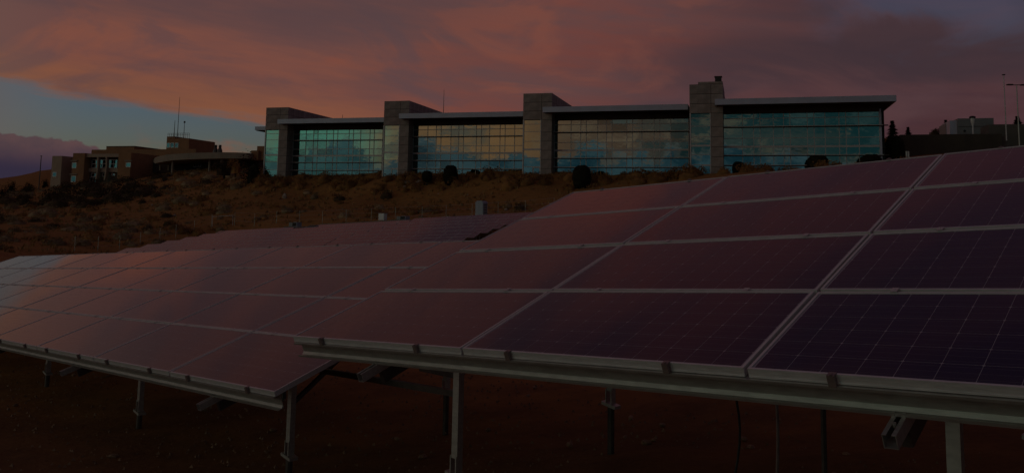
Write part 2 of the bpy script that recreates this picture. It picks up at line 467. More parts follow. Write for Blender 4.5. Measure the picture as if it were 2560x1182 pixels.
ctrl = []
ctrl += [(-2.2, 8.6, -2.90), (-4.83, 11.06, -2.92), (-7.45, 13.5, -2.80), (-10.06, 16, -2.98), (-0.4, 6.8, -2.07), (2.28, 4.29, -1.95), (1.1, 8.3, -2.42), (-1.5, 5.6, -2.3), (-5, 8, -2.75)]
for x, y in ((0, 0), (-6, 2), (6, 0), (-14, 21), (3, 13), (8, 6), (-4, 20), (0, -25), (-40, -10), (40, -20), (12, 14), (-10, 30), (14, 30), (20, 4), (-25, 12)):
    ctrl.append((x, y, near_plane(x, y)))
ROW_O = Vector((-40.31, 115.5, -4.332)); ROW_ST = Vector((1.411, 3.985, 0.478))
_a = R_(-28.7); ROW_U = Vector((math.cos(_a), math.sin(_a), 0.06)).normalized()
for k in (-3, 0, 3, 5):
    for d in (-20, 0, 22, 40):
        p = ROW_O + ROW_ST * k + ROW_U * d
        ctrl.append((p.x, p.y, p.z - 2.2))
for q in ((298, 624, 131), (350, 615, 135), (399, 602, 139), (439, 593, 142), (485, 582, 146), (529, 562, 151), (585, 560, 150), (690, 557, 146), (865, 552, 141), (1000, 548, 137), (1115, 545, 133), (1245, 538, 129), (1350, 532, 126),
          (600, 500, 172), (800, 500, 172), (1000, 492, 165), (1200, 482, 160), (1400, 470, 154), (1600, 462, 148), (640, 468, 186), (700, 456, 186), (950, 460, 173), (1200, 456, 164),
          (620, 446, 215), (560, 424, 245), (440, 430, 262), (500, 420, 262), (135, 466, 258), (230, 464, 258), (320, 450, 260), (60, 480, 262), (0, 488, 262),
          (0, 505, 215), (100, 505, 215), (200, 495, 215), (300, 485, 218), (450, 462, 220), (0, 560, 150), (100, 570, 148), (200, 570, 150), (300, 548, 165), (450, 520, 172),
          (0, 640, 100), (40, 632, 110), (120, 622, 120), (-200, 640, 110), (-200, 520, 230),
          (1700, 470, 120), (2000, 455, 110), (2300, 430, 100), (2560, 410, 95), (2700, 400, 95), (2250, 395, 150), (2500, 380, 140), (1950, 425, 140)):
    p = at(*q); ctrl.append(tuple(p))
for i in range(4):
    for xx, yy in ((-3, -3), (8, -1), (18, -3)):
        p = bpt(xx + 28.8 * i, yy - 4.93 * i, 6.9); ctrl.append(tuple(p))
    p = bpt(8 + 28.8 * i, 30 - 4.93 * i, 7.4); ctrl.append(tuple(p))
ctrl = np.array(ctrl)


def tps_fit(P, lam=0.002):
    n = len(P); X = P[:, :2] / 100.0
    d2 = ((X[:, None] - X[None]) ** 2).sum(-1); K = np.where(d2 > 0, 0.5 * d2 * np.log(d2 + 1e-12), 0) + lam * np.eye(n)
    Q = np.c_[np.ones(n), X]; A = np.block([[K, Q], [Q.T, np.zeros((3, 3))]])
    return np.linalg.solve(A, np.r_[P[:, 2], np.zeros(3)]), X


TW, TX = tps_fit(ctrl)


def ground_z(x, y):
    x = np.clip(np.asarray(x, float), -165, 130); y = np.clip(np.asarray(y, float), -30, 285)
    q = np.stack([x, y], -1) / 100.0
    d2 = ((q[..., None, :] - TX) ** 2).sum(-1); K = np.where(d2 > 0, 0.5 * d2 * np.log(d2 + 1e-12), 0)
    return K @ TW[:-3] + TW[-3] + q @ TW[-2:]


def gz(x, y): return float(ground_z(x, y))


def hit_ground(px, py, d0=40, d1=300):
    """where the sight line meets the hillside"""
    r = ray(px, py); prev = d0
    for d in np.arange(d0, d1, 0.5):
        if r.z * d < gz(r.x * d, r.y * d): return r * d
    return r * d1


def axis(a, b, fine, n):
    t = np.linspace(-1, 1, n); s = np.sinh(t * 3.2) / np.sinh(3.2)
    return np.where(s < 0, -s * a, s * b)


gx = np.unique(np.concatenate([np.linspace(-14, 14, 75), np.linspace(-180, 140, 150), np.array([-3000, -1200, -600, -350, -250, 200, 300, 600, 1500, 3000])]))
gy = np.unique(np.concatenate([np.linspace(-4, 26, 76), np.linspace(-40, 300, 160), np.array([-3000, -1200, -500, -200, -90, 350, 420, 600, 1200, 3000])]))
GX, GY = np.meshgrid(gx, gy, indexing='ij')
GZ = np.zeros_like(GX)
for i in range(len(gx)): GZ[i] = ground_z(GX[i], GY[i])
nr = np.random.RandomState(3)


def vnoise(X, Y, s, seed):
    g = np.random.RandomState(seed).rand(64, 64); x = X / s; y = Y / s
    i = np.floor(x).astype(int); j = np.floor(y).astype(int); fx = x - i; fy = y - j
    fx = fx * fx * (3 - 2 * fx); fy = fy * fy * (3 - 2 * fy)
    w = lambda a, b: g[a % 64, b % 64]
    return (w(i, j) * (1 - fx) + w(i + 1, j) * fx) * (1 - fy) + (w(i, j + 1) * (1 - fx) + w(i + 1, j + 1) * fx) * fy - 0.5


far_w = np.clip((GY - 60) / 60, 0, 1)
GZ += 0.10 * vnoise(GX, GY, 1.3, 1) * (1 - far_w) + 0.05 * vnoise(GX, GY, 0.5, 2) * (1 - far_w) + far_w * 0.7 * vnoise(GX, GY, 6, 3)
nx, ny = GX.shape
verts = np.stack([GX, GY, GZ], -1).reshape(-1, 3)
idx = np.arange(nx * ny).reshape(nx, ny)
faces = np.stack([idx[:-1, :-1], idx[1:, :-1], idx[1:, 1:], idx[:-1, 1:]], -1).reshape(-1, 4)
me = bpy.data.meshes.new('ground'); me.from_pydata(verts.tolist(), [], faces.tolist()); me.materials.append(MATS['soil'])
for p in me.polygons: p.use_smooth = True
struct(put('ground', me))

# far ridge on the left skyline
ridge = [(-260, 470), (-120, 458), (0, 446), (40, 439), (75, 433), (100, 428), (140, 424), (220, 430), (320, 440), (450, 450), (620, 462)]
mbh = MB(); v = []; f = []
for i, (x, y) in enumerate(ridge):
    for k in range(7):
        t = k / 6.0
        p = at(x, y, 430) if k == 3 else None
        top = at(x, y, 430)
        off = (k - 3) * 32.0
        z = top.z * (1 - abs(k - 3) / 3.0) ** 1.2 - (0 if k == 3 else 3) - (abs(k - 3) > 2) * 12
        v.append((top.x + rnd.uniform(-2, 2), top.y + off, z + rnd.uniform(-.5, .5)))
for i in range(len(ridge) - 1):
    for k in range(6):
        f.append((i * 7 + k, (i + 1) * 7 + k, (i + 1) * 7 + k + 1, i * 7 + k + 1))
mbh.add(v, f)
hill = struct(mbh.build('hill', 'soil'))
for p in hill.data.polygons: p.use_smooth = True

# ------------------------------------------------------------------ solar tables near the camera
ML, MW = 2.010, 0.975      # module size


def frame_mesh():
    b = MB(); w = 0.015; h = 0.046
    b.box(0, ML, 0, w, -h, 0); b.box(0, ML, MW - w, MW, -h, 0)
    b.box(0, w, w, MW - w, -h, 0); b.box(ML - w, ML, w, MW - w, -h, 0)
    # recessed side channel drawn by a shadow step
    b.box(0.002, ML - 0.002, -0.003, 0, -h, -h + 0.008)
    return b.mesh('frame', 'aluminium')


def cell_mesh():
    b = MB(); g = 0.0015; px = 0.1555; pu = 0.1632; ox = (ML - 12 * pu) / 2; oy = (MW - 6 * px) / 2 
    for i in range(12):
        for j in range(6):
            x0 = ox + i * pu + g; x1 = ox + (i + 1) * pu - g; y0 = oy + j * px + g; y1 = oy + (j + 1) * px - g
            c = 0.006
            b.add([(x0 + c, y0, 0), (x1 - c, y0, 0), (x1, y0 + c, 0), (x1, y1 - c, 0), (x1 - c, y1, 0), (x0 + c, y1, 0), (x0, y1 - c, 0), (x0, y0 + c, 0)], [tuple(range(8))])
    return b.mesh('cell_sheet', 'solar_cells')


ME_FRAME = frame_mesh(); ME_CELLS = cell_mesh()
_b = MB(); _b.box(0.0155, ML - 0.0155, 0.0155, MW - 0.0155, -0.012, -0.0045); ME_LAM = _b.mesh('solar_panel', 'backsheet')
_b = MB(); _b.box(-0.018, 0.018, -0.027, 0.027, 0.001, 0.005); _b.tube([(0, 0, 0.005), (0, 0, 0.008)], 0.006, 6); ME_MID = _b.mesh('clamp', 'clamp_pale')
_b = MB(); _b.box(-0.018, 0.018, -0.027, -0.005, -0.050, 0.006); _b.box(-0.018, 0.018, -0.005, 0.012, 0.001, 0.006); _b.tube([(0, -0.018, 0.006), (0, -0.018, 0.011)], 0.008, 6); ME_END = _b.mesh('clamp', 'clamp_bronze')


def near_table(name, label, o, U, V, nmod, pitch_u, pitch_v, u0, rafters, extra=None):
    """o = front corner at u=0; modules run from u0 to u0 + nmod pitches"""
    U = Vector(U).normalized(); N = U.cross(Vector(V)).normalized(); V = N.cross(U)
    M = Matrix((U, V, N)).transposed().to_4x4(); M.translation = Vector(o)
    t = empty(name, label, 'solar array', M, 'solar tables next to the camera')
    MI = M.inverted()
    u1 = u0 + nmod * pitch_u
    for i in range(nmod):
        for j in range(4):
            Mp = Matrix.Translation((u0 + i * pitch_u + (pitch_u - ML) / 2, j * pitch_v + (pitch_v - MW) / 2, rnd.uniform(-.001, .001))) @ Matrix.Rotation(rnd.uniform(-.0025, .0025), 4, 'X') @ Matrix.Rotation(rnd.uniform(-.002, .002), 4, 'Y')
            p = put('solar_panel', ME_LAM, t, M=Mp)
            put('frame', ME_FRAME, p); put('cell_sheet', ME_CELLS, p, loc=(0, 0, -0.0041))
        for j in range(5):
            for fr in (0.212, 0.778):
                x = u0 + (i + fr) * pitch_u
                if j == 0: put('clamp', ME_END, t, loc=(x, (pitch_v - MW) / 2, 0))
                elif j == 4: put('clamp', ME_END, t, M=Matrix.Translation((x, 4 * pitch_v - (pitch_v - MW) / 2, 0)) @ Matrix.Rotation(math.pi, 4, 'Z'))
                else: put('clamp', ME_MID, t, loc=(x, j * pitch_v, 0))
    for j in range(5):                                   # purlins: folded sheet, lips to the front
        b = MB(); y = j * pitch_v + (0.03 if j == 0 else (-0.08 if j == 4 else 0))
        a0, a1 = u0 + 0.03, u1 - 0.03
        b.box(a0, a1, y + 0.030, y + 0.034, -0.172, -0.052)
        b.box(a0, a1, y - 0.035, y + 0.034, -0.0525, -0.0485); b.box(a0, a1, y - 0.035, y - 0.031, -0.062, -0.0525)
        b.box(a0, a1, y - 0.022, y + 0.030, -0.1725, -0.1685); b.box(a0, a1, y - 0.026, y - 0.022, -0.1725, -0.158)
        b.add([(a0, y + 0.0295, -0.150), (a1, y + 0.0295, -0.150), (a1, y + 0.012, -0.1682), (a0, y + 0.012, -0.1682)], [(0, 3, 2, 1)])
        b.build('purlin', 'galvanised', t)
    for u in rafters:
        b = MB(); w = 0.030; z0, z1 = -0.232, -0.176
        b.box(u - w, u - w + 0.004, -0.15, 3.75, z0, z1); b.box(u + w - 0.004, u + w, -0.15, 3.75, z0, z1)
        b.box(u - w, u + w, -0.15, 3.75, z0 - 0.004, z0)
        b.box(u - w, u - 0.011, -0.15, 3.75, z1, z1 + 0.003); b.box(u + 0.011, u + w, -0.15, 3.75, z1, z1 + 0.003)
        b.box(u - w, u - 0.016, 0.0, 0.026, z1 + 0.003, z1 + 0.018); b.box(u + 0.016, u + w, 0.0, 0.026, z1 + 0.003, z1 + 0.018)
        rf = b.build('rafter', 'galvanised', t)
        b = MB(); b.box(u - 0.022, u + 0.022, 0.03, 3.6, -0.33, z0 - 0.0045); b.build('beam', 'dark_steel', rf)
        b = MB(); b.tube([(u, -0.06, z1 - 0.01), (u, -0.06, z1 + 0.012)], 0.009, 6); b.build('bolt', 'galvanised', rf)
        for vv in (0.9, 3.2):
            top = M @ Vector((u, vv, -0.25)); base = gz(top.x, top.y)
            zc = base + (0.36 if vv < 2 else 0.62)
            if zc > top.z - 0.25: zc = top.z - 0.25
            Xd = Vector((U.x, U.y, 0)).normalized(); Yd = Vector((-Xd.y, Xd.x, 0))
            MW_ = Matrix((Xd, Yd, Vector((0, 0, 1)))).transposed().to_4x4(); MW_.translation = top
            b = MB(MI @ MW_); h = zc - top.z; w = 0.034       # open channel post
            b.box(-w, w, -0.030, -0.026, h, 0.06); b.box(-w, -w + 0.004, -0.026, 0.03, h, 0.06); b.box(w - 0.004, w, -0.026, 0.03, h, 0.06)
            po = b.build('post', 'galvanised', t)
            b = MB(MI @ MW_)                                 # sleeve and flange on top of the driven pile
            b.box(-0.046, -0.036, -0.034, 0.036, h - 0.13, h + 0.02); b.box(0.018, 0.030, -0.036, 0.036, h - 0.13, h + 0.02)
            b.add([(-0.085, -0.05, h - 0.135), (0.085, -0.05, h - 0.165), (0.085, 0.05, h - 0.165), (-0.085, 0.05, h - 0.135),
                   (-0.085, -0.05, h - 0.105), (0.085, -0.05, h - 0.135), (0.085, 0.05, h - 0.135), (-0.085, 0.05, h - 0.105)],
                  [(0, 3, 2, 1), (4, 5, 6, 7), (0, 1, 5, 4), (1, 2, 6, 5), (2, 3, 7, 6), (3, 0, 4, 7)])
            b.build('bracket', 'galvanised', po)
            b = MB(MI @ MW_); b.tube([(0, 0, h - 0.13), (0, 0, base - top.z - 0.15)], 0.036, 10); b.build('pile', 'dark_steel', po)
        # slanted strut from the front post to the rafter
        b = MB(); P0 = MI @ (M @ Vector((u, 0.9, -0.25)) - Vector((0, 0, 0.42))); b.bar(P0, (u, 2.1, -0.27), 0.04, 0.04); b.build('strut', 'dark_steel', t)
    if extra: extra(t, M, MI)
    return t


R_O, R_U, R_V = (-1.79759988, 6.86051364, -1.01421444), (0.72727963, -0.6825822, 0.07173482), (0.62879972, 0.70454811, 0.32897245)
L_O, L_U, L_V = (-1.97650864, 7.09592078, -1.51274558), (0.72548758, -0.68595526, 0.05597457), (0.63684684, 0.69993061, 0.32330054)


def right_extra(t, M, MI):
    ru = Vector(R_U)
    top = M @ Vector((1.05, 0.9, -0.25))
    b = MB(MI); q = top + Vector((0, 0, -0.42)); b.bar(q, at(1052, 920, 7.3), 0.035, 0.045); b.build('strut', 'dark_steel', t)
    b = MB(MI); q = top + Vector((0, 0, -0.56)); b.bar(q, at(800, 925, 8.6), 0.05, 0.05); b.build('tie_rod', 'dark_steel', t)
    def drop(name, x, y0, d, r, bend, m):
        p = at(x, y0, d); g = gz(p.x, p.y)
        pts = [p + Vector((bend * math.sin(i / 6 * 3.0) * 0.5, 0, (g - 0.1 - p.z) * i / 8)) for i in range(9)]
        MB(MI).tube(pts, r, 7).build(name, m, t)
    drop('cable', 1833, 960, 6.6, 0.010, 0.10, 'rubber')
    drop('conduit', 1940, 980, 6.9, 0.014, 0.02, 'clamp_bronze')
    drop('conduit', 2057, 985, 6.4, 0.022, 0.0, 'dark_steel')


near_table('solar_table', 'nearest tilted solar table filling the right foreground with its galvanised edge rail', R_O, R_U, R_V, 4, 2.0308, 1.0092, 0.0, (1.05, 4.75), right_extra)
near_table('solar_table', 'lower tilted solar table on the left reflecting the pale gap in the clouds', L_O, L_U, L_V, 10, 2.0308, 0.991, -20.308, (-1.2, -4.85, -8.45, -12.05, -15.65, -19.2))

# ------------------------------------------------------------------ far solar rows
_b = MB(); w = 0.022
_b.cur = 1
_b.box(0, ML, 0, w, -0.046, 0); _b.box(0, ML, MW - w, MW, -0.046, 0); _b.box(0, w, w, MW - w, -0.046, 0); _b.box(ML - w, ML, w, MW - w, -0.046, 0)
_b.cur = 0
_b.add([(w, w, -0.004), (ML - w, w, -0.004), (ML - w, MW - w, -0.004), (w, MW - w, -0.004)], [(0, 1, 2, 3)])
ME_FAR = _b.mesh('solar_panel', 'plain_cells', 'aluminium')
_vh = Vector((-ROW_U.y, ROW_U.x, 0)).normalized(); _v = (_vh * math.cos(R_(19.2)) + Vector((0, 0, math.sin(R_(19.2)))))
ROW_N = ROW_U.cross(_v).normalized(); ROW_V = ROW_N.cross(ROW_U)
_b = MB(); _b.box(-0.05, 0.05, -0.05, 0.05, -1.6, 0); ME_FP = _b.mesh('post', 'galvanised')
ORD = ['first', 'second', 'third', 'fourth', 'fifth', 'sixth']
for k in range(6):
    for j, (d, where) in enumerate(((-20.67, 'left end'), (0.0, 'middle'), (20.75, 'right end'))):
        P = ROW_O + ROW_ST * k + ROW_U * (d + (0.0, 0.25, 0.5)[j]) + Vector((0, 0, (-0.16, 0.02, 0.22)[j]))
        P = P - ROW_V * 4.0
        M = Matrix((ROW_U, ROW_V, ROW_N)).transposed().to_4x4(); M.translation = P
        t = empty('solar_table', f'distant solar table at the {where} of the {ORD[k]} row behind the near tables', 'solar array', M, 'rows of distant solar tables below the hillside')
        for a in range(10):
            for c in range(4):
                put('solar_panel', ME_FAR, t, M=Matrix.Translation((a * 2.03, c * 1.0, 0)) @ Matrix.Rotation(rnd.uniform(-.0012, .0012), 4, 'X') @ Matrix.Rotation(rnd.uniform(-.0012, .0012), 4, 'Y'))
        b = MB()
        for y in (0.06, 1.0, 2.0, 3.0, 3.9): b.box(0.1, 20.2, y - 0.03, y + 0.03, -0.17, -0.05)
        b.build('purlin_set', 'galvanised', t)
        Mi3 = M.inverted().to_3x3().to_4x4()
        for u in (1.2, 5.6, 10.0, 14.4, 18.8):
            for y in (0.8, 3.3):
                put('post', ME_FP, t, M=Matrix.Translation((u, y, -0.2)) @ Mi3)

# ------------------------------------------------------------------ main building
bang = math.atan2(A_B.y, A_B.x)
MBLD = Matrix.Translation((O_B.x, O_B.y, 0)) @ Matrix.Rotation(bang, 4, 'Z')
bld = empty('office_building', 'long two storey research building with teal glass bays and four concrete towers', 'building', MBLD)
q = BS
Z0 = 6.75
ROWS = [6.95, 8.72, 10.30, 11.72, 13.08, 14.82, 16.2, 17.0]         # heights of the glazing lines
COLS = [0, .127, .2017, .2442, .331, .398, .4394, .550, .593, .662, .751, .793, .873, 1]


def bb(b, x0, x1, y0, y1, z0, z1): return b.box(x0 * q, x1 * q, y0 * q, y1 * q, z0 * q, z1 * q)


def off(i): return Vector((28.8 * i * q, -4.93 * i * q, 0))


pane_cache = {}


def pane(name, parent, x0, x1, y, z0, z1, i, m='curtain_glass', tilt=0.0016):
    key = (round(x1 - x0, 3), round(z1 - z0, 3), m)
    if key not in pane_cache:
        hx = (x1 - x0) / 2 * q; hz = (z1 - z0) / 2 * q
        pane_cache[key] = MB().box(-hx, hx, -0.012, 0.012, -hz, hz).mesh(name, m)
    M = Matrix.Translation(Vector(((x0 + x1) / 2 * q, y * q, (z0 + z1) / 2 * q)) + off(i)) @ Matrix.Rotation(rnd.gauss(0, tilt), 4, 'Z') @ Matrix.Rotation(rnd.gauss(0, tilt * .45), 4, 'X')
    return put(name, pane_cache[key], parent, M=M)


# shared unit meshes
b = MB(); bb(b, -5.05, -0.1, 0.10, 22, 16.9, 21.45); bb(b, -1.85, -0.1, 0.10, 22, Z0, 16.9); bb(b, -5.0, -1.85, 2.2, 22, Z0, 16.9); ME_TCORE = b.mesh('tower', 'joint')
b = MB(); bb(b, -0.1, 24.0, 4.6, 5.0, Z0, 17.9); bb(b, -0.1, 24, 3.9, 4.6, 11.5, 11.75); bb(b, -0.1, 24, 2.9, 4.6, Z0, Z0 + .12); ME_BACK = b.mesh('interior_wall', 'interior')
b = MB(); bb(b, -1.16, 23.2, -2.0, 20, 18.20, 18.82); bb(b, -1.16, 23.2, -2.0, -1.75, 17.90, 18.20); bb(b, -1.16, -0.9, -1.75, 20, 17.90, 18.20); bb(b, 22.95, 23.2, -1.75, 20, 17.90, 18.2); ME_ROOF = b.mesh('roof', 'fascia')
b = MB(); bb(b, -1.16, 24.75, -2.0, 20, 18.20, 18.82); bb(b, -1.16, 24.75, -2.0, -1.75, 17.90, 18.20); bb(b, -1.16, -0.9, -1.75, 20, 17.90, 18.20); bb(b, 24.5, 24.75, -1.75, 20, 17.90, 18.2); ME_ROOFE = b.mesh('roof', 'fascia')
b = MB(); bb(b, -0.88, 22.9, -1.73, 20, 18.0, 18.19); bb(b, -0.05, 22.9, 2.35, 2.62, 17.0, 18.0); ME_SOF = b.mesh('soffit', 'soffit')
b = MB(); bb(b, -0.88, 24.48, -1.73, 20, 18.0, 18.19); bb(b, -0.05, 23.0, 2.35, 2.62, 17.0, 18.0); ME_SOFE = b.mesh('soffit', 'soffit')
BX0, BX1 = -0.02, 23.0
b = MB(); mw = 0.055
for cfr in COLS:
    x = BX0 + (BX1 - BX0) * cfr
    bb(b, x - mw, x + mw, 2.42, 2.56, Z0, 17.0)
for z in (ROWS[0], ROWS[4], ROWS[6]): bb(b, BX0, BX1, 2.415, 2.555, z - 0.05, z + 0.05)
bb(b, BX0, BX1, 2.40, 2.56, ROWS[3] - 0.16, ROWS[3] + 0.16)
for z in (ROWS[1], ROWS[2], ROWS[5]): bb(b, BX0, BX1, 2.415, 2.55, z - 0.06, z + 0.06)
ME_MULL = b.mesh('curtain_wall', 'mullion')
b = MB()
bb(b, -0.08, 23.4, 1.75, 2.40, -0.07, 0.05); ME_SHADE = b.mesh('sunshade', 'sunshade')
b = MB(); bb(b, -0.08, 23.4, 1.72, 1.75, -0.02, 0.075); ME_SHEDGE = b.mesh('edge_trim', 'mullion')
b = MB(); bb(b, -0.08, 24.15, 1.75, 2.40, -0.07, 0.05); ME_SHADE_E = b.mesh('sunshade', 'sunshade')
# frame of the glass strip in each tower
b = MB()
bb(b, -5.15, -4.93, -0.06, 0.30, Z0, 16.88); bb(b, -1.98, -1.84, -0.03, 0.30, Z0, 16.88)
for z in (ROWS[2], ROWS[4] + .05, ROWS[5], 16.1): bb(b, -4.93, -1.98, 0.02, 0.16, z - 0.04, z + 0.04)
bb(b, -4.93, -1.98, 0.0, 0.16, ROWS[3] - 0.15, ROWS[3] + 0.15); bb(b, -4.93, -1.98, 0.01, 0.16, ROWS[1] - .05, ROWS[1] + .05)
ME_STRIP = b.mesh('glass_strip', 'mullion')
panel_cache = {}


def cpanel(x0, x1, z0, z1, i, y=0.0):
    key = ('f', round(x1 - x0, 3), round(z1 - z0, 3))
    if key not in panel_cache:
        panel_cache[key] = MB().box(0, (x1 - x0) * q, 0, 0.12 * q, 0, (z1 - z0) * q).mesh('concrete_panel', 'concrete')
    put('concrete_panel', panel_cache[key], bld, loc=Vector((x0 * q, (y + rnd.uniform(-.006, .006)) * q, z0 * q)) + off(i))


def spanel(x, y0, y1, z0, z1, i):
    key = ('s', round(y1 - y0, 3), round(z1 - z0, 3))
    if key not in panel_cache:
        panel_cache[key] = MB().box(0, 0.12 * q, 0, (y1 - y0) * q, 0, (z1 - z0) * q).mesh('concrete_panel', 'concrete')
    put('concrete_panel', panel_cache[key], bld, loc=Vector(((x - 0.12) * q, y0 * q, z0 * q)) + off(i))


PZ = [Z0, 8.4, 9.98, 11.56, 13.14, 14.72, 16.88, 18.42, 19.96, 21.55]
g = 0.034
for i in range(4):
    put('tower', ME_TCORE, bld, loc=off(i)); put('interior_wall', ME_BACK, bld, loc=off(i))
    last = i == 3
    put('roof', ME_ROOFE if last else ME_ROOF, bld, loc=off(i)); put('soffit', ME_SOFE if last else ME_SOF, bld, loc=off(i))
    for a, c in zip(PZ[:-1], PZ[1:]):
        cpanel(-1.82 + g, -0.0, a + g, c - g, i)                         # pier
        if a >= 16.8: cpanel(-5.15, -1.82 - g, a + g, c - g, i)          # head above the glass strip
        for k in range(11):                                              # side of the tower
            if a >= 16.8 or k < 2: spanel(0.0, 0.13 + 2 * k, 0.13 + 2 * k + 2 - 2 * g, a + g, c - g, i)
            if a >= 16.8 and k < 1: spanel(-5.03, 0.13 + 2 * k, 2.13 - 2 * g, a + g, c - g, i)
    cw = put('curtain_wall', ME_MULL, bld, loc=off(i))
    zr = [Z0 + .05] + ROWS[1:]
    for ci in range(13):
        xa = BX0 + (BX1 - BX0) * COLS[ci] + mw; xb = BX0 + (BX1 - BX0) * COLS[ci + 1] - mw
        for za, zb in zip(zr[:-1], zr[1:]):
            p = pane('window_pane', cw, xa, xb, 2.5, za + .06, zb - .06, i)
            p.location -= off(i)
    for z in (ROWS[1], ROWS[2], ROWS[5]):
        s = put('sunshade', ME_SHADE_E if last else ME_SHADE, bld, loc=off(i) + Vector((0, 0, (z + .02) * q)))
        put('edge_trim', ME_SHEDGE, s)
    st = put('glass_strip', ME_STRIP, bld, loc=off(i))
    sz = [Z0 + .05, ROWS[1], ROWS[2], ROWS[3], ROWS[4] + .05, ROWS[5], 16.1, 16.85]
    for za, zb in zip(sz[:-1], sz[1:]):
        lo = za + (.15 if za == ROWS[3] else .05); hi = zb - (.15 if zb == ROWS[3] else .05)
        if za < 7 and i > 0:
            p = pane('window_pane', st, -4.9, -3.35, 0.10, lo, hi, i); p.location -= off(i)
        else:
            p = pane('window_pane', st, -4.9, -2.0, 0.10, lo, hi, i, tilt=0.003); p.location -= off(i)
    if i > 0:
        b = MB(); bb(b, -3.28, -3.12, -.02, .16, Z0, ROWS[1] - .06); bb(b, -2.06, -1.98, -.02, .16, Z0, ROWS[1] - .06); bb(b, -3.12, -2.06, -.02, .16, ROWS[1] - .2, ROWS[1] - .06)
        dr = b.build('door', 'mullion', bld, loc=off(i))
        p = pane('window_pane', dr, -3.1, -2.08, 0.10, Z0 + .1, ROWS[1] - .22, i); p.location -= off(i)
        MB().box(-2.2 * q, -2.14 * q, -.08 * q, -.02 * q, (Z0 + .85) * q, (Z0 + 1.2) * q).build('handle', 'black_metal', dr)
# right end: corner post and end wall
b = MB(); bb(b, 23.0, 23.28, 2.3, 2.58, Z0, 17.4); b.build('corner_post', 'fascia', bld, loc=off(3))
b = MB(); bb(b, 23.02, 23.26, 2.6, 20, Z0, 18.0); b.build('end_wall', 'grey_wall', bld, loc=off(3))
# outline of the roof stub left of the first tower
b = MB(); bb(b, -9.6, -5.06, 3.0, 16, 17.25, 18.0); b.build('roof_stub', 'fascia', bld)
b = MB(); bb(b, -9.4, -5.06, 3.2, 16, 17.12, 17.24); b.build('soffit', 'soffit', bld)
# slightly higher parapet with a vent on the fourth tower, rods on the roofs
b = MB(); bb(b, -3.8, 0.0, 0.02, 12, 21.57, 21.9); b.build('parapet', 'concrete', bld, loc=off(3))
b = MB(); bb(b, -1.2, -0.2, 0.6, 1.6, 21.92, 22.75); bb(b, -1.3, -0.1, 0.5, 1.7, 22.75, 22.85); b.build('roof_vent', 'black_metal', bld, loc=off(3))
MB().tube([(32.3 * q, 4 * q, 18.8 * q), (32.3 * q, 4 * q, 24.9 * q)], [0.09, 0.04], 6).build('antenna_rod', 'dark_steel', bld)
MB().tube([(10.2 * q, 4 * q, 18.8 * q), (10.2 * q, 4 * q, 20.3 * q)], [0.07, 0.04], 6).build('antenna_rod', 'dark_steel', bld)
# small downlights under the eaves and one strip light seen through the top of the last bay
for i, xs in ((0, (7.3, 19.6)), (1, (7.5, 18.8)), (2, (8.0, 17.5)), (3, (6, 19))):
    for x in xs:
        b = MB(); bb(b, x, x + 1.0, -0.3, 0.4, 17.78, 18.0); b.build('eave_fitting', 'black_metal', bld, loc=off(i))
b = MB(); bb(b, 1.0, 3.6, 3.2, 3.5, 15.75, 15.9); b.build('strip_light', 'ceiling_light', bld, loc=off(3))

# ------------------------------------------------------------------ left building
LD = 258.0
O_L = at(240, 460, LD)
ML4 = Matrix.Translation((O_L.x, O_L.y, 0)) @ Matrix.Rotation(bang, 4, 'Z')
lb = empty('campus_building', 'brown stepped building on the left ridge with a curved canopy and rooftop tower', 'building', ML4)


def onl(px, py, yb):
    r = ray(px, py); t = (O_L.dot(N_B) + yb) / r.dot(N_B); P = r * t; d = P - O_L
    return d.dot(A_B), P.z


def lblock(name, m, px0, px1, pt, pb, y0, y1, parent=lb):
    xa, zt = onl(px0, pt, y0); xb, _ = onl(px1, pt, y0); _, zb = onl(px0, pb, y0)
    return MB().box(xa, xb, y0, y1, zb, zt).build(name, m, parent)


def lwindow(px0, px1, pt, pb, y0, nx=1, nz=1, lintel=True):
    xa, zt = onl(px0, pt, y0); xb, _ = onl(px1, pt, y0); _, zb = onl(px0, pb, y0)
    b = MB(); w = 0.09
    for k in range(nx + 1):
        x = xa + (xb - xa) * k / nx; b.box(x - w, x + w, y0 - 0.10, y0 + 0.02, zb, zt)
    for k in range(nz + 1):
        z = zb + (zt - zb) * k / nz; b.box(xa, xb, y0 - 0.095, y0 + 0.015, z - w, z + w)
    wf = b.build('window', 'mullion', lb)
    for i in range(nx):
        for k in range(nz):
            x0 = xa + (xb - xa) * i / nx + w; x1 = xa + (xb - xa) * (i + 1) / nx - w
            z0 = zb + (zt - zb) * k / nz + w; z1 = zb + (zt - zb) * (k + 1) / nz - w
            me = MB().box(-(x1 - x0) / 2, (x1 - x0) / 2, -.02, .02, -(z1 - z0) / 2, (z1 - z0) / 2).mesh('pane', 'window_glass')
            put('pane', me, wf, M=Matrix.Translation(((x0 + x1) / 2, y0 - 0.03, (z0 + z1) / 2)) @ Matrix.Rotation(rnd.gauss(0, .02), 4, 'Z') @ Matrix.Rotation(rnd.gauss(-.03, .015), 4, 'X'))
    if lintel: MB().box(xa - .5, xb + .5, y0 - .35, y0 - .005, zt + .45, zt + .75).build('lintel', 'canopy_tan', lb)


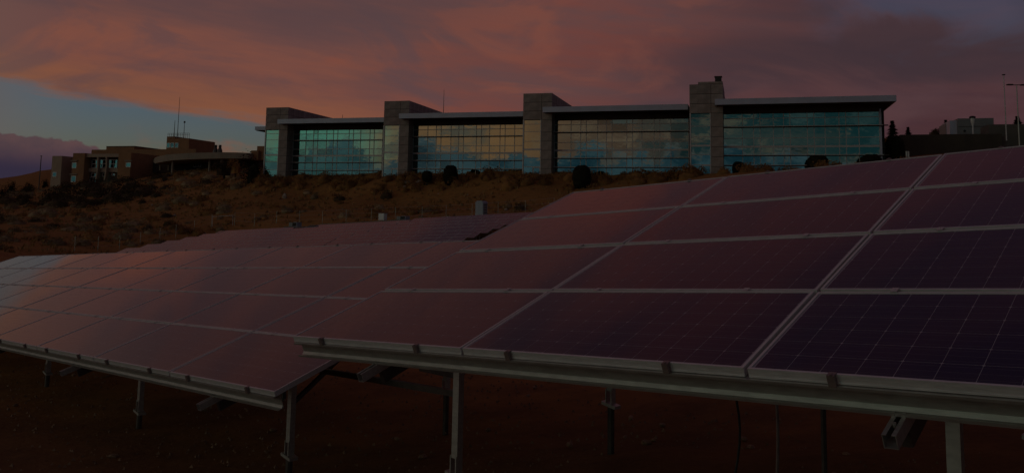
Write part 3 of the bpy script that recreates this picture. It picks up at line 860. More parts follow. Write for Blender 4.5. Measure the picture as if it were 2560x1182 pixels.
lblock('pale_wing', 'tan_stucco', 131, 155.5, 390, 470, 0, 14)
lblock('link_wall', 'tan_stucco', 150, 183, 393.5, 470, 4, 14)
lblock('stair_block', 'brown_stucco', 183, 212.5, 383, 466, -1, 13)
lblock('centre_wall', 'dark_wall', 206, 300, 392, 466, 1.6, 18)
lblock('parapet', 'tan_stucco', 212.5, 298, 385, 393, -0.4, 3)
lblock('spandrel', 'tan_stucco', 216, 297, 420.5, 430, 1.0, 1.8)
lblock('corner_block', 'brown_stucco', 297, 328.5, 382, 462, -1, 26)
lblock('upper_storey', 'brown_stucco', 229, 490, 374.5, 410, 16, 44)
lblock('roof_box', 'brown_stucco', 266, 336, 366.3, 378, 24, 52)
lblock('roof_cap', 'sunshade', 265.5, 336.5, 365.6, 366.9, 23.8, 52.2)
lwindow(181.5, 191.5, 407, 420, -1); lwindow(179, 190, 440.5, 454.5, -1); lwindow(316, 327, 406.8, 417.5, -1)
lwindow(132.5, 141.5, 431, 441.5, 0, lintel=False)
lwindow(231, 294, 400, 419.5, 1.5, 7, 2, False); lwindow(229, 240, 433.5, 441, 1.5, 1, 1, False); lwindow(257, 264, 433.5, 441, 1.5, 1, 1, False)
lwindow(280, 288, 434.5, 438.5, 1.5, 1, 1, False); lwindow(226, 241, 443, 456, 1.5, 2, 1, False)
for x in (247, 268.5):
    pts = []
    for k in range(7):
        xx, zz = onl(x - (k / 6.0) ** 2 * 7, 393 + k * 9.5, 0.2); pts.append((xx, 0.2 + (k / 6) * .3, zz))
    b = MB()
    for a, c in zip(pts[:-1], pts[1:]): b.bar(a, c, 0.5, 1.0, (0, 1, 0))
    b.build('curved_fin', 'tan_stucco', lb)
# rooftop tower, railing, masts
tw = lblock('rooftop_tower', 'brown_stucco', 417.5, 437, 341.5, 375, 20, 35)
MB().box(*[c for c in (onl(437, 345, 20)[0] - .01, onl(473, 345, 20)[0])], 20.01, 34, onl(437, 375, 20)[1], onl(437, 343.5, 20)[1] - .4).build('tower_side', 'brown_stucco', lb)
lwindow(417.8, 425, 358, 369, 20, 1, 1, False); lwindow(427, 435, 358, 369, 20, 1, 1, False); lwindow(438, 446, 358, 369, 20, 1, 1, False)
rail = MB(); xa, zt = onl(418.5, 333.5, 20); xb, _ = onl(472, 338, 20); _, zb = onl(418, 341.5, 20); _, zb2 = onl(472, 345.5, 20)
for k in range(13):
    t = k / 12; x = xa + (xb - xa) * t; rail.bar((x, 20.3, zb - .9 - 0 * t), (x, 20.3, zt + 0 * t), .07, .07, (0, 1, 0))
rail.bar((xa, 20.3, zt), (xb, 20.3, zt), .08, .08); rail.bar((xa, 20.3, (zt + zb) / 2), (xb, 20.3, (zt + zb) / 2), .06, .06)
rail.build('railing', 'dark_steel', lb)
for (x, y0, y1, r) in ((449.5, 243, 340, .10), (437.5, 301, 340, .12), (461.5, 307, 342, .12)):
    xx, z1 = onl(x, y0, 23); _, z0 = onl(x, y1, 23)
    m_ = MB().tube([(xx, 23, z0 - 2), (xx, 23, z1)], [r * 1.2, r * .55], 6).build('mast', 'dark_steel', lb)
    if y0 > 305: MB().tube([(xx, 23, z1 - .1), (xx, 23, z1 + .5)], .3, 7).build('sensor_head', 'dark_steel', m_)
# curved canopy
cv_t = [(384, 399), (388, 394), (398, 390.5), (415, 387.2), (435, 385.2), (470, 383), (510, 381.6), (550, 380.8), (590, 381.2), (622, 382.5)]
cv_b = [(384.5, 405), (389, 408.5), (398, 406.5), (415, 403.2), (435, 400.8), (470, 398.6), (510, 397.2), (550, 396.4), (590, 396.2), (622, 396.6)]
ys = [3.0, 1.0, -1.0, -3, -4, -5, -5, -5, -4, -3]
v = []; f = []
for i in range(10):
    xt, zt = onl(*cv_t[i], ys[i]); xb_, zb = onl(*cv_b[i], ys[i]); x = xt
    v += [(x, ys[i], zb), (x, ys[i], zt), (x + (0 if i else 1.5), 12 + ys[i] * .3, zt), (x + (0 if i else 1.5), 12 + ys[i] * .3, zb)]
for i in range(9):
    for k in range(4): f.append((i * 4 + k, i * 4 + (k + 1) % 4, (i + 1) * 4 + (k + 1) % 4, (i + 1) * 4 + k))
f += [(3, 2, 1, 0), (36, 37, 38, 39)]
MB().add(v, f).build('canopy', 'canopy_tan', lb)
lblock('entrance_wall', 'dark_wall', 380, 640, 396, 432, 9, 16)
lwindow(484, 503, 408, 416.5, 8.9, 3, 1, False)
for x, yb_, w in ((432.6, 430, .35), (524.7, 420, .35), (556, 416, .55)):
    xx, zz = onl(x, 396, -2); _, z0 = onl(x, yb_, -2); MB().tube([(xx, -2, z0 - 1), (xx, -2, zz)], w, 10).build('column', 'canopy_tan', lb)
for x in (401, 422):
    xx, zz = onl(x, 412, 4); _, z0 = onl(x, 426, 4); MB().tube([(xx, 4, z0), (xx, 4, zz)], .3, 8).build('column', 'canopy_tan', lb)
for x in (539.7, 550.5):
    xx, z1 = onl(x, 362.8, 6); _, z0 = onl(x, 382, 6); h = z1 - z0
    st = MB().tube([(xx, 6, z0), (xx, 6, z0 + h * .3), (xx, 6, z0 + h * .62), (xx, 6, z0 + h * .64)], [.85, .75, .45, .45], 10).build('exhaust_stack', 'dark_steel', lb)
    MB().tube([(xx, 6, z0 + h * .66), (xx, 6, z1)], .45, 10).build('stack_cap', 'black_metal', st)
lblock('end_block', 'brown_stucco', 643, 668, 365.5, 400, 0, 8); lblock('end_block', 'brown_stucco', 628, 646, 376.5, 400, -1, 8)

# ------------------------------------------------------------------ structures on the right
RD = 165.0


def rbox(name, label, cat, m, px0, px1, pt, pb, d, depth, group=None):
    a = at(px0, pt, d); c = at(px1, pt, d); z0 = at(px0, pb, d).z
    M = Matrix.Translation((a.x, a.y, 0)) @ Matrix.Rotation(bang, 4, 'Z')
    wdt = (Vector((c.x, c.y, 0)) - Vector((a.x, a.y, 0))).length
    o = MB().box(0, wdt, 0, depth, z0, a.z).build(name, m); o.matrix_world = M
    return tag(o, label, cat, group), M, wdt, z0, a.z


rbox('retaining_wall', 'dark brown retaining wall right of the glass building behind the near solar table', 'wall', 'dark_wall', 2250, 2476, 337, 420, 160, 6)
rbox('retaining_wall', 'grey concrete wall at the far right rising behind the tall light poles', 'wall', 'grey_wall', 2472, 2640, 311.5, 420, 157, 6)
me_, Mx, wd, z0, z1 = rbox('mechanical_unit', 'pale grey two tier mechanical enclosure standing on the dark wall', 'mechanical unit', 'mech_grey', 2394, 2474, 296.5, 338, 168, 9)
b = MB()
b.box(-.02, wd + .02, -.05, -.002, z0 + (z1 - z0) * .48, z0 + (z1 - z0) * .52); s = b.build('seam_strip', 'dark_steel', me_)
for t in (.18, .78): MB().tube([(wd * t, -.02, z0 + .8), (wd * t, -.12, z0 + .8)], .25, 10).build('vent_port', 'black_metal', me_)
MB().box(-1.35, -0.01, 0.6, 8, z0, z1 - .35).build('side_module', 'fascia', me_)
rbox('mechanical_unit', 'small pale louvred unit left of the grey enclosure on the dark wall', 'mechanical unit', 'mech_grey', 2364, 2381, 309, 338, 172, 6)


def pole(name, label, cat, x0, y0, x1, y1, d, r, m, head=None, group=None):
    p0 = at(x0, y0, d); p1 = at(x1, y1, d); p1.x, p1.y = p0.x, p0.y
    t = empty(name, label, cat, Vector((p0.x, p0.y, p0.z)), group)
    h = p1.z - p0.z
    MB().tube([(0, 0, -2.5), (0, 0, h)], [r, r * .7], 8).build('pole', m, t)
    if head == 'twin':
        MB().bar((-1.0, .25, h), (1.0, -.25, h), .12, .10).build('arm', 'black_metal', t)
        for s_ in (-1, 1): MB().box(s_ * 1.0 - .38, s_ * 1.0 + .38, -.25, .25, h - .06, h + .10).build('lamp_head', 'black_metal', t)
    elif head == 'cap':
        MB().box(-.22, .22, -.18, .18, h, h + .16).build('pole_cap', 'black_metal', t)
    elif head == 'globe':
        MB().tube([(0, 0, h - 1.4), (0, 0, h - .7), (0, 0, h)], [r * 1.1, r * 1.9, r * 2.2], 10).build('lamp_neck', 'white_paint', t)
        MB().tube([(0, 0, h), (0, 0, h + .25), (0, 0, h + .4)], [.55, .6, .35], 10).build('lamp_hood', 'black_metal', t)
    return t


pole('light_pole', 'tall dark light pole with twin heads at the right edge', 'light pole', 2549, 372, 2542.5, 210, 118, .10, 'galvanised', 'twin')
pole('flag_pole', 'tall thin pale pole left of the twin headed light pole', 'pole', 2515, 318, 2509.5, 186, 150, .11, 'mullion', 'cap')
pole('lamp_post', 'short white lamp post with dark hood before the mechanical enclosure', 'lamp post', 2433, 342, 2431, 295, 158, .17, 'white_paint', 'globe')
pole('light_pole', 'thin light pole on the far left ridge beside the dark trees', 'light pole', 97, 470, 100.5, 390, 250, .16, 'dark_steel', 'cap')
# guard rail and post by the right end of the building
p0 = at(2193, 384, 160)
t = empty('guard_rail', 'pale slatted guard rail between the glass corner and the dark mound', 'railing', Matrix.Translation(p0) @ Matrix.Rotation(bang, 4, 'Z'))
MB().box(0, 2.6, -.05, .05, 1.75, 1.95).build('rail', 'white_paint', t); MB().box(0, 2.6, -.05, .05, .0, .12).build('rail', 'white_paint', t)
for k in range(11): MB().box(.1 + k * .24, .2 + k * .24, -.03, .03, .12, 1.75).build('slat', 'mech_grey', t)
p0 = at(2197, 390, 157); t = empty('bollard', 'thin black post in front of the pale guard rail', 'post', p0); MB().tube([(0, 0, -1), (0, 0, 2.2)], .08, 7).build('post', 'black_metal', t); MB().tube([(0, 0, 2.2), (0, 0, 2.45)], .14, 7).build('post_cap', 'black_metal', t)
for k, x in enumerate((2266.8, 2271.6)):
    p0 = at(x, 398, 140)
    t = empty('bollard', ('left' if k == 0 else 'right') + ' one of the two short white posts at the foot of the dark wall', 'bollard', p0, 'pair of white posts by the dark wall')
    MB().box(-.09, .09, -.09, .09, -.8, 1.3).build('post', 'white_paint', t); MB().box(-.10, .10, -.10, .10, 1.3, 1.36).build('post_cap', 'white_paint', t)

# ------------------------------------------------------------------ fence and equipment behind the far rows
fl = [(185, 640, 123), (244, 632, 127), (298, 624, 131), (350, 615, 135), (399, 602, 139), (439, 593, 142), (485, 582, 146), (528.5, 563, 150)]
fr_ = [(586, 561, 150), (636, 560, 148), (691, 558, 146), (748, 556, 144), (806, 554, 142), (865, 552, 140), (928, 550, 138), (988, 548, 136), (1055, 546, 134), (1115, 544, 132), (1180, 541, 130), (1245, 538, 128), (1313, 534, 126), (1385, 530, 124)]


def fence(label, pts, h):
    P = []
    for q_ in pts:
        p = at(*q_); p.z = gz(p.x, p.y); P.append(p)
    t = empty('wire_fence', label, 'fence', P[0].copy(), 'wire fence along the back of the solar field')
    for p in P:
        MB().tube([tuple(p - P[0] - Vector((0, 0, .6))), tuple(p - P[0] + Vector((0, 0, h)))], .034, 6).build('post', 'galvanised', t)
    for zz in (h - .05, h * .66, h * .33):
        MB().tube([tuple(p - P[0] + Vector((0, 0, zz))) for p in P], .008, 4).build('wire', 'mullion', t)
    return P


fence('left stretch of thin post and wire fence stepping down beside the far rows', fl, 2.3)
fence('right stretch of thin post and wire fence along the top row of far panels', fr_, 2.3)
P0 = at(528.5, 563, 149.6); P1 = at(586, 561, 149.6)
for P in (P0, P1): P.z = gz(P.x, P.y)
t = empty('field_gate', 'wire gate with a pale top bar in the fence on the left', 'gate', P0.copy())
d = P1 - P0
MB().bar((0, 0, 1.9), tuple(d * 0.92 + Vector((0, 0, 1.9))), .07, .08).build('top_bar', 'mullion', t)
MB().bar((0, 0, .4), tuple(d * 0.92 + Vector((0, 0, .4))), .05, .05).build('bottom_bar', 'dark_steel', t)
for f_ in (.04, .92): MB().bar(tuple(d * f_ + Vector((0, 0, .1))), tuple(d * f_ + Vector((0, 0, 2.1))), .06, .06, (0, 1, 0)).build('upright', 'mullion', t)


def cabinet(name, label, cat, x0, x1, yt, yb, d, dep, m, kind):
    a = at(x0, yb, d); c = at(x1, yb, d); w = (c - a).length; h = at(x0, yt, d).z - a.z
    M = Matrix.Translation(a) @ Matrix.Rotation(R_(-28.7), 4, 'Z')
    t = empty(name, label, cat, M)
    if kind == 'tall':
        w *= .72
        MB().box(0, w, 0, dep, -2.5, h * .9).build('housing', m, t)
        MB().prism([(-.06, h * .905), (w + .06, h * .905), (w * .8, h * 1.03), (w * .2, h * 1.03)], -.06, dep + .06).build('cap', m, t)
        for s_ in (0, 1): MB().box(.06 + s_ * (w / 2 - .02), w / 2 - .02 + s_ * (w / 2 - .04), -.03, -.004, .1, h * .85).build('door', m, t)
        for k in range(5): MB().box(w + .002, w + .03, .2, dep - .2, .25 + k * h * .16, .38 + k * h * .16).build('louvre', 'dark_steel', t)
        MB().box(-.1, w + .1, -.1, dep + .1, -2.55, -2.35).build('plinth', 'dark_steel', t)
    elif kind == 'white':
        MB().box(0, w, 0, dep, 0, h).build('housing', m, t); MB().box(-.04, w + .04, -.04, dep + .04, h, h + .06).build('cap', m, t)
        MB().box(.08, w - .08, -.03, -.004, .1, h - .1).build('door', m, t)
        for x in (.1, w - .2): MB().box(x, x + .1, .2, .3, -2.5, 0).build('leg', 'galvanised', t)
    else:
        MB().box(0, w * .45, 0, dep, 0, h).build('housing', 'mech_grey', t); MB().box(w * .5, w, .1, dep, 0, h * 1.1).build('transformer', 'cabinet_grey', t)
        for k in range(4): MB().box(w * .52 + k * w * .11, w * .52 + k * w * .11 + .04, -.08, .095, .1, h).build('cooling_fin', 'dark_steel', t)
        MB().box(-.8, w + 1.4, -.4, dep + .6, -.3, -.02).build('platform', 'dark_steel', t)
        for x in (-.5, w + 1.0): MB().box(x, x + .12, .2, .32, -3.2, -.3).build('leg', 'dark_steel', t)
    return t


cabinet('electrical_cabinet', 'tall blue grey electrical cabinet standing above the far panel rows', 'cabinet', 1188, 1219, 503, 542, 124, 1.3, 'cabinet_grey', 'tall')
cabinet('junction_box', 'small white upright box on the top far row of panels', 'box', 946, 963, 534, 550, 131, .8, 'white_paint', 'white')
cabinet('inverter', 'left inverter set on a dark platform at the top of the far rows', 'inverter', 722, 748, 556, 566, 139, 1.2, 'mech_grey', 'inv')
cabinet('inverter', 'middle inverter set on a dark platform beside the white box', 'inverter', 991, 1018, 540.5, 549, 129, 1.2, 'mech_grey', 'inv')
cabinet('inverter', 'right inverter set just left of the tall grey cabinet', 'inverter', 1105, 1127, 541, 547.5, 126, 1.2, 'mech_grey', 'inv')
a = at(800, 563.5, 136.5); c = at(1000, 553, 128.5)  # dark strip above the top far row, built as a bar on legs
t = empty('dark_strip', 'long dark strip along the back of the top far row', 'cable tray', a.copy())
MB().bar((0, 0, .05), tuple(c - a + Vector((0, 0, .05))), .5, .36).build('strip_body', 'dark_steel', t)
for k in range(7): MB().bar(tuple((c - a) * (k / 6) + Vector((0, 0, -.1))), tuple((c - a) * (k / 6) + Vector((0, 0, -3))), .1, .1, (0, 1, 0)).build('leg', 'dark_steel', t)


# ------------------------------------------------------------------ plants
def leaf_cloud(mb, n, rx, ry, rz, s, zc=0.0, lumps=5, seed=0, fill=0.55, hemi=True):
    """many small leaf clumps through an uneven crown"""
    r = random.Random(seed)
    L = [(r.uniform(-.55, .55), r.uniform(-.55, .55), r.uniform(0.1 if hemi else -.6, .62), r.uniform(.34, .60)) for _ in range(lumps)]
    for _ in range(n):
        lx, ly, lz, lr = r.choice(L)
        th = r.uniform(0, 2 * math.pi); u = r.uniform(-.5 if hemi else -1, 1); k = math.sqrt(max(0, 1 - u * u)); rr = lr * (fill + (1 - fill) * r.random())
        p = Vector(((lx + rr * k * math.cos(th)) * rx, (ly + rr * k * math.sin(th)) * ry, (lz + rr * u) * rz + zc))
        if hemi and p.z < zc: p.z = zc + abs(p.z - zc) * .3
        a = Vector((r.gauss(0, 1), r.gauss(0, 1), r.gauss(0, .8))).normalized(); b = a.cross(Vector((r.gauss(0, 1), r.gauss(0, 1), r.gauss(0, 1)))).normalized()
        q_ = s * r.uniform(.6, 1.4)
        mb.add([p - a * q_, p + b * q_ * .6, p + a * q_, p - b * q_ * .6], [(0, 1, 2, 3)])
    return mb


def core(mb, rx, ry, rz, zc, seed):
    r = random.Random(seed); n, m = 8, 5; v = [(0, 0, zc + rz)]; f = []
    for j in range(1, m):
        t = math.pi * .62 * j / (m - 1)
        for i in range(n):
            k = r.uniform(.8, 1.1); a = 2 * math.pi * i / n
            v.append((rx * math.sin(t) * math.cos(a) * k, ry * math.sin(t) * math.sin(a) * k, zc + rz * math.cos(t) * k))
    for i in range(n): f.append((0, 1 + i, 1 + (i + 1) % n))
    for j in range(m - 2):
        for i in range(n): f.append((1 + j * n + i, 1 + (j + 1) * n + i, 1 + (j + 1) * n + (i + 1) % n, 1 + j * n + (i + 1) % n))
    mb.add(v, f); return mb


def shrub_mesh(m, seed, n=420):
    r = random.Random(seed); b = MB(); rx, ry, rz = r.uniform(.8, 1.15), r.uniform(.8, 1.1), r.uniform(.75, 1.05)
    core(b, rx * .86, ry * .86, rz * .66, 0.0, seed)
    leaf_cloud(b, n, rx * 1.05, ry * 1.05, rz, .062, 0, 8, seed, .8)
    for k in range(26):                                        # wiry shoots
        a = r.uniform(0, 6.28); e = r.uniform(.5, 1.4); d_ = Vector((math.cos(a) * math.cos(e), math.sin(a) * math.cos(e), math.sin(e)))
        p = Vector((d_.x * rx, d_.y * ry, d_.z * rz)) * .75; qn = p + d_ * r.uniform(.15, .4); sd = d_.cross(Vector((0, 0, 1))) * .02
        b.add([p - sd, p + sd, qn], [(0, 1, 2)])
    me = b.mesh('shrub', m)
    for p in me.polygons: p.use_smooth = len(p.vertices) != 4 or p.index < 32
    return me


SH = {k: [shrub_mesh(k, 10 * i + j) for j in range(6)] for i, k in enumerate(('sage', 'rabbitbrush', 'dark_brush'))}
SLAB = {'sage': ('grey green rounded sagebrush growing on the orange hillside', 'grey sagebrush mounds on the hillside'),
        'rabbitbrush': ('rusty brown bushy shrub growing on the orange hillside', 'rusty shrubs on the hillside'),
        'dark_brush': ('dark brown dense shrub growing on the hillside', 'dark shrubs on the hillside')}
placed = []


ZONES = [('below the brown building', at(240, 475, 245)), ('under the curved canopy', at(500, 430, 243)), ('near the dark juniper', at(632, 468, 196)),
         ('left of the field gate', at(470, 535, 165)), ('uphill of the field gate', at(560, 515, 168)), ('on the slope below the first glass bay', at(840, 485, 172)),
         ('on the slope below the second glass bay', at(1150, 478, 164)), ('on the slope below the third glass bay', at(1420, 470, 154)), ('at the far left of the slope', at(20, 560, 165)),
         ('low on the left slope by the fence', at(250, 580, 152)), ('halfway up the left slope', at(250, 520, 195)), ('by the thin left light pole', at(97, 500, 235)),
         ('uphill of the pale upright boulder', at(700, 470, 184)), ('downhill of the canopy columns', at(440, 480, 212)), ('behind the electrical cabinet', at(1220, 505, 146))]
KINDNAME = {'sage': 'grey green sagebrush', 'rabbitbrush': 'rusty brown shrub', 'dark_brush': 'dark dense shrub'}


def size_word(s): return 'small' if s < .85 else 'mid sized' if s < 1.2 else 'large' if s < 1.75 else 'very large'


def shrub(kind, x, y, sx, sz, label=None, group=None, z=None):
    if label is None:
        zn = min(ZONES, key=lambda e: (e[1].x - x) ** 2 + (e[1].y - y) ** 2)[0]
        label = f'{size_word(sx)} {KINDNAME[kind]} {zn}'
    o = put('shrub', rnd.choice(SH[kind]))
    o.location = (x, y, (gz(x, y) if z is None else z) - .12 * sz)
    o.rotation_euler = (0, 0, rnd.uniform(0, 6.28)); o.scale = (sx * rnd.uniform(.85, 1.2), sx * rnd.uniform(.85, 1.2), sz * 1.25)
    tag(o, label or SLAB[kind][0], 'shrub', group or SLAB[kind][1])
    placed.append((x, y, sx)); return o


WMi = WM.inverted()


def project(p):
    c_ = WMi @ Vector(p)
    return (CX + FPX * c_.x / c_.z, CY + FPX * c_.y / c_.z, c_.z) if c_.z > 1 else (-9999, 0, 0)


# rusty bushes along the foot of the building
n_ = 0
for k in range(108):
    x = rnd.uniform(-6, 112); i = max(0, min(3, int((x + 5.15) / 28.8)))
    y = -4.93 * i - rnd.uniform(1.0, 7.5); p = bpt(x, y, 6.9)
    s = rnd.uniform(.8, 2.1)
    dx_ = x + 5.15 - 28.8 * i
    where = (f'at the foot of the {ORD[i]} concrete tower' if dx_ < 5.5 else f'before the left part of the {ORD[i]} glass bay' if dx_ < 17 else f'before the right part of the {ORD[i]} glass bay')
    shrub('rabbitbrush', p.x, p.y, s * 1.15, s * rnd.uniform(.8, 1.2), f'{size_word(s)} rusty shrub {where}, ' + ('by the wall' if y > -4.93 * i - 3.5 else 'on the crest'), 'rusty shrubs along the foot of the building')
# shrubs over the hillside
wanted = []; cnt = {'sage': 0, 'rabbitbrush': 0, 'dark_brush': 0}; tries = 0
while sum(cnt.values()) < 330 and tries < 16000:
    tries += 1
    x = rnd.uniform(-150, 12); y = rnd.uniform(95, 255)
    px, py, dd = project((x, y, gz(x, y)))
    if not (-30 < px < 1500 and 420 < py < 650): continue
    # keep off the solar field and the building plot
    rel = Vector((x, y, 0)) - Vector((ROW_O.x, ROW_O.y, 0)); uu = rel.dot(ROW_U); vv = rel.dot(_vh)
    if -26 < uu < 60 and -40 < vv < 28.5: continue
    lx = (Vector((x, y, 0)) - Vector((O_B.x, O_B.y, 0))); bx = lx.dot(A_B) / BS; by = lx.dot(N_B) / BS
    if bx > -7 and by > -6 - 4.93 * max(0, (bx + 5) / 28.8): continue
    lx = (Vector((x, y, 0)) - Vector((O_L.x, O_L.y, 0))); bx = lx.dot(A_B); by = lx.dot(N_B)
    if -18 < bx < 52 and by > -4: continue
    dens = 1.0 if px < 620 else (0.55 if px < 800 else 0.20)
    if vnoise(np.array(x), np.array(y), 14, 9) < -.12: dens *= .3
    if rnd.random() > dens: continue
    s = rnd.choice((.6, .75, .9, 1.0, 1.15, 1.3, 1.5, 1.8))
    if any((x - a) ** 2 + (y - b_) ** 2 < (.62 * (s + c_)) ** 2 for a, b_, c_ in placed): continue
    darkzone = py < 520 and px < 420
    kind = rnd.choice(('dark_brush',) * 5 + ('sage',) * 3 if darkzone else ('sage',) * 8 + ('rabbitbrush',) * 3 + ('dark_brush',) * 1)
    if kind == 'dark_brush' and darkzone: s *= 1.8
    wanted.append((s, kind, x, y)); placed.append((x, y, s)); cnt[kind] += 1

wanted.sort(key=lambda e: -e[0] / math.hypot(e[2], e[3]))
for s, kind, x, y in wanted[:180]: shrub(kind, x, y, s * 1.1, s * rnd.uniform(.7, 1.0))
for kind in ('sage', 'rabbitbrush'):                                     # the smallest ones, past counting
    vv_ = []; ff_ = []
    for s, k_, x, y in wanted[180:]:
        if (k_ == 'rabbitbrush') != (kind == 'rabbitbrush'): continue
        src = rnd.choice(SH[kind]); n0 = len(vv_); a = rnd.uniform(0, 6.28); ca, sa_ = math.cos(a) * s * 1.1, math.sin(a) * s * 1.1; z = gz(x, y) - .1 * s
        vv_ += [(x + v_.co.x * ca - v_.co.y * sa_, y + v_.co.x * sa_ + v_.co.y * ca, z + v_.co.z * s) for v_ in src.vertices]
        ff_ += [tuple(i + n0 for i in p.vertices) for p in src.polygons]
    o = MB().add(vv_, ff_).build('low_scrub', kind)
    tag(o, ('small grey green' if kind == 'sage' else 'small rusty') + ' scrub scattered between the larger shrubs on the hillside', 'scrub', kind='stuff')

# low tufts and litter: one mass
b = MB(); r = random.Random(5)
for _ in range(9000):
    x = r.uniform(-150, 20); y = r.uniform(90, 255)
    px, py, dd = project((x, y, gz(x, y)))
    if not (-30 < px < 1700 and 410 < py < 660): continue
    rel = Vector((x, y, 0)) - Vector((ROW_O.x, ROW_O.y, 0)); uu = rel.dot(ROW_U); vv = rel.dot(_vh)
    if -24 < uu < 60 and -40 < vv < 26: continue
    z = gz(x, y); s = r.uniform(.15, .55)
    for k in range(7):
        a = r.uniform(0, 6.28); w_ = r.uniform(.3, .8) * s
        p = Vector((x + r.gauss(0, s * .5), y + r.gauss(0, s * .5), z - .05)); tip = p + Vector((math.cos(a) * s * .6, math.sin(a) * s * .6, s * r.uniform(.7, 1.3))); sd = Vector((-math.sin(a), math.cos(a), 0)) * w_ * .5
        b.add([p - sd, p + sd, tip + sd * .4, tip - sd * .4], [(0, 1, 2, 3)])
o = b.build('ground_cover', 'dry_grass'); tag(o, 'low dry grass and litter between the shrubs on the hillside', 'grass', kind='stuff')

# clipped dark shrubs in front of the facade
for x0, x1, yt, yb, d, lab in ((1054, 1080, 427, 455, 168, 'small clipped dark round shrub left of the tallest pair before the second bay'),
                               (1107, 1144, 413, 465, 167, 'tall clipped dark egg shaped shrub before the second glass bay'),
                               (1431, 1478, 413, 474, 152, 'large clipped dark barrel shaped shrub before the third glass bay'),
                               (1831, 1862, 404, 440, 146, 'clipped dark shrub at the left corner of the last glass bay'),
                               (2019, 2071, 388, 430, 142, 'wide clipped dark mound before the middle of the last glass bay'),
                               (2152, 2205, 386, 430, 140, 'low clipped dark mound at the right end of the last glass bay'),
                               (2214, 2262, 339, 420, 152, 'big dark clipped mound between the guard rail and the dark wall')):
    a = at(x0, yb, d); c = at(x1, yb, d); w_ = (c - a).length / 2; h = at(x0, yt, d).z - a.z; mid = (a + c) / 2
    t = empty('clipped_shrub', lab, 'shrub', mid)
    b = MB(); n, m = 14, 10; v = [(0, 0, h)]; f = []; r = random.Random(x0)
    for j in range(1, m):
        th = math.pi * j / m
        for i in range(n):
            k = r.uniform(.92, 1.06); an = 2 * math.pi * i / n; rr = math.sin(th) ** .6
            v.append((w_ * rr * math.cos(an) * k, w_ * rr * math.sin(an) * k, h / 2 + h / 2 * math.cos(th) * k))
    for i in range(n): f.append((0, 1 + i, 1 + (i + 1) % n))
    for j in range(m - 2):
        for i in range(n): f.append((1 + j * n + i, 1 + (j + 1) * n + i, 1 + (j + 1) * n + (i + 1) % n, 1 + j * n + (i + 1) % n))
    b.add(v, f)
    for k in range(420):
        u_ = r.uniform(-1, 1); an = r.uniform(0, 6.28); rr = (1 - u_ * u_) ** .3
        p = Vector((w_ * rr * math.cos(an), w_ * rr * math.sin(an), h / 2 + h / 2 * u_)); aa = Vector((r.gauss(0, 1), r.gauss(0, 1), r.gauss(0, 1))).normalized() * .12; bb_ = aa.cross(Vector((r.gauss(0, 1), r.gauss(0, 1), 1))).normalized() * .08
        b.add([p - aa, p + bb_, p + aa, p - bb_], [(0, 1, 2, 3)])
    b.build('crown', 'evergreen', t); MB().tube([(0, 0, -1.2), (0, 0, h * .3)], .15, 6).build('trunk', 'bark', t)


def conifer(x, yt, yb, w, d, label, seed, group='dark conifers on the skyline'):
    base = at(x, yb, d); h = at(x, yt, d).z - base.z; wr = w / 2 / FPX * d * 1.2
    t = empty('conifer_tree', label, 'tree', base, group)
    MB().tube([(0, 0, -2), (0, 0, h * .5), (0, 0, h * .97)], [wr * .13, wr * .08, .02], 7).build('trunk', 'bark', t)
    r = random.Random(seed); b = MB()
    for k in range(950):
        q_ = r.random() ** .8; z = h * (.06 + .94 * q_); tier = .75 + .25 * math.sin(q_ * 34 + r.uniform(-.4, .4)); rr = wr * (1 - q_) ** .85 * tier * (r.random() ** .4)
        an = r.uniform(0, 6.28); p = Vector((math.cos(an) * rr, math.sin(an) * rr, z - rr * .25)); dv = Vector((math.cos(an), math.sin(an), -.35)); sd = Vector((-math.sin(an), math.cos(an), r.uniform(-.3, .3)))
        s_ = wr * .19 * r.uniform(.7, 1.4)
        b.add([p - dv * s_ + sd * s_ * .5, p - dv * s_ - sd * s_ * .5, p + dv * s_ * 1.2], [(0, 1, 2)])
    b.build('crown', 'evergreen', t)


conifer(2232, 303, 352, 36, 230, 'tallest dark conifer right of the glass corner', 1)
conifer(2271, 319, 352, 26, 235, 'small dark conifer beside the tallest one above the dark wall', 2)
conifer(2366, 301, 350, 26, 225, 'dark conifer close against the left side of the grey enclosure', 3)
conifer(2352, 320, 350, 22, 222, 'shorter dark conifer left of the grey enclosure', 4)
conifer(2200, 308, 360, 26, 232, 'dark conifer half hidden by the glass corner post', 5)
conifer(2545, 292, 325, 34, 215, 'dark conifer top above the grey wall at the far right', 6)
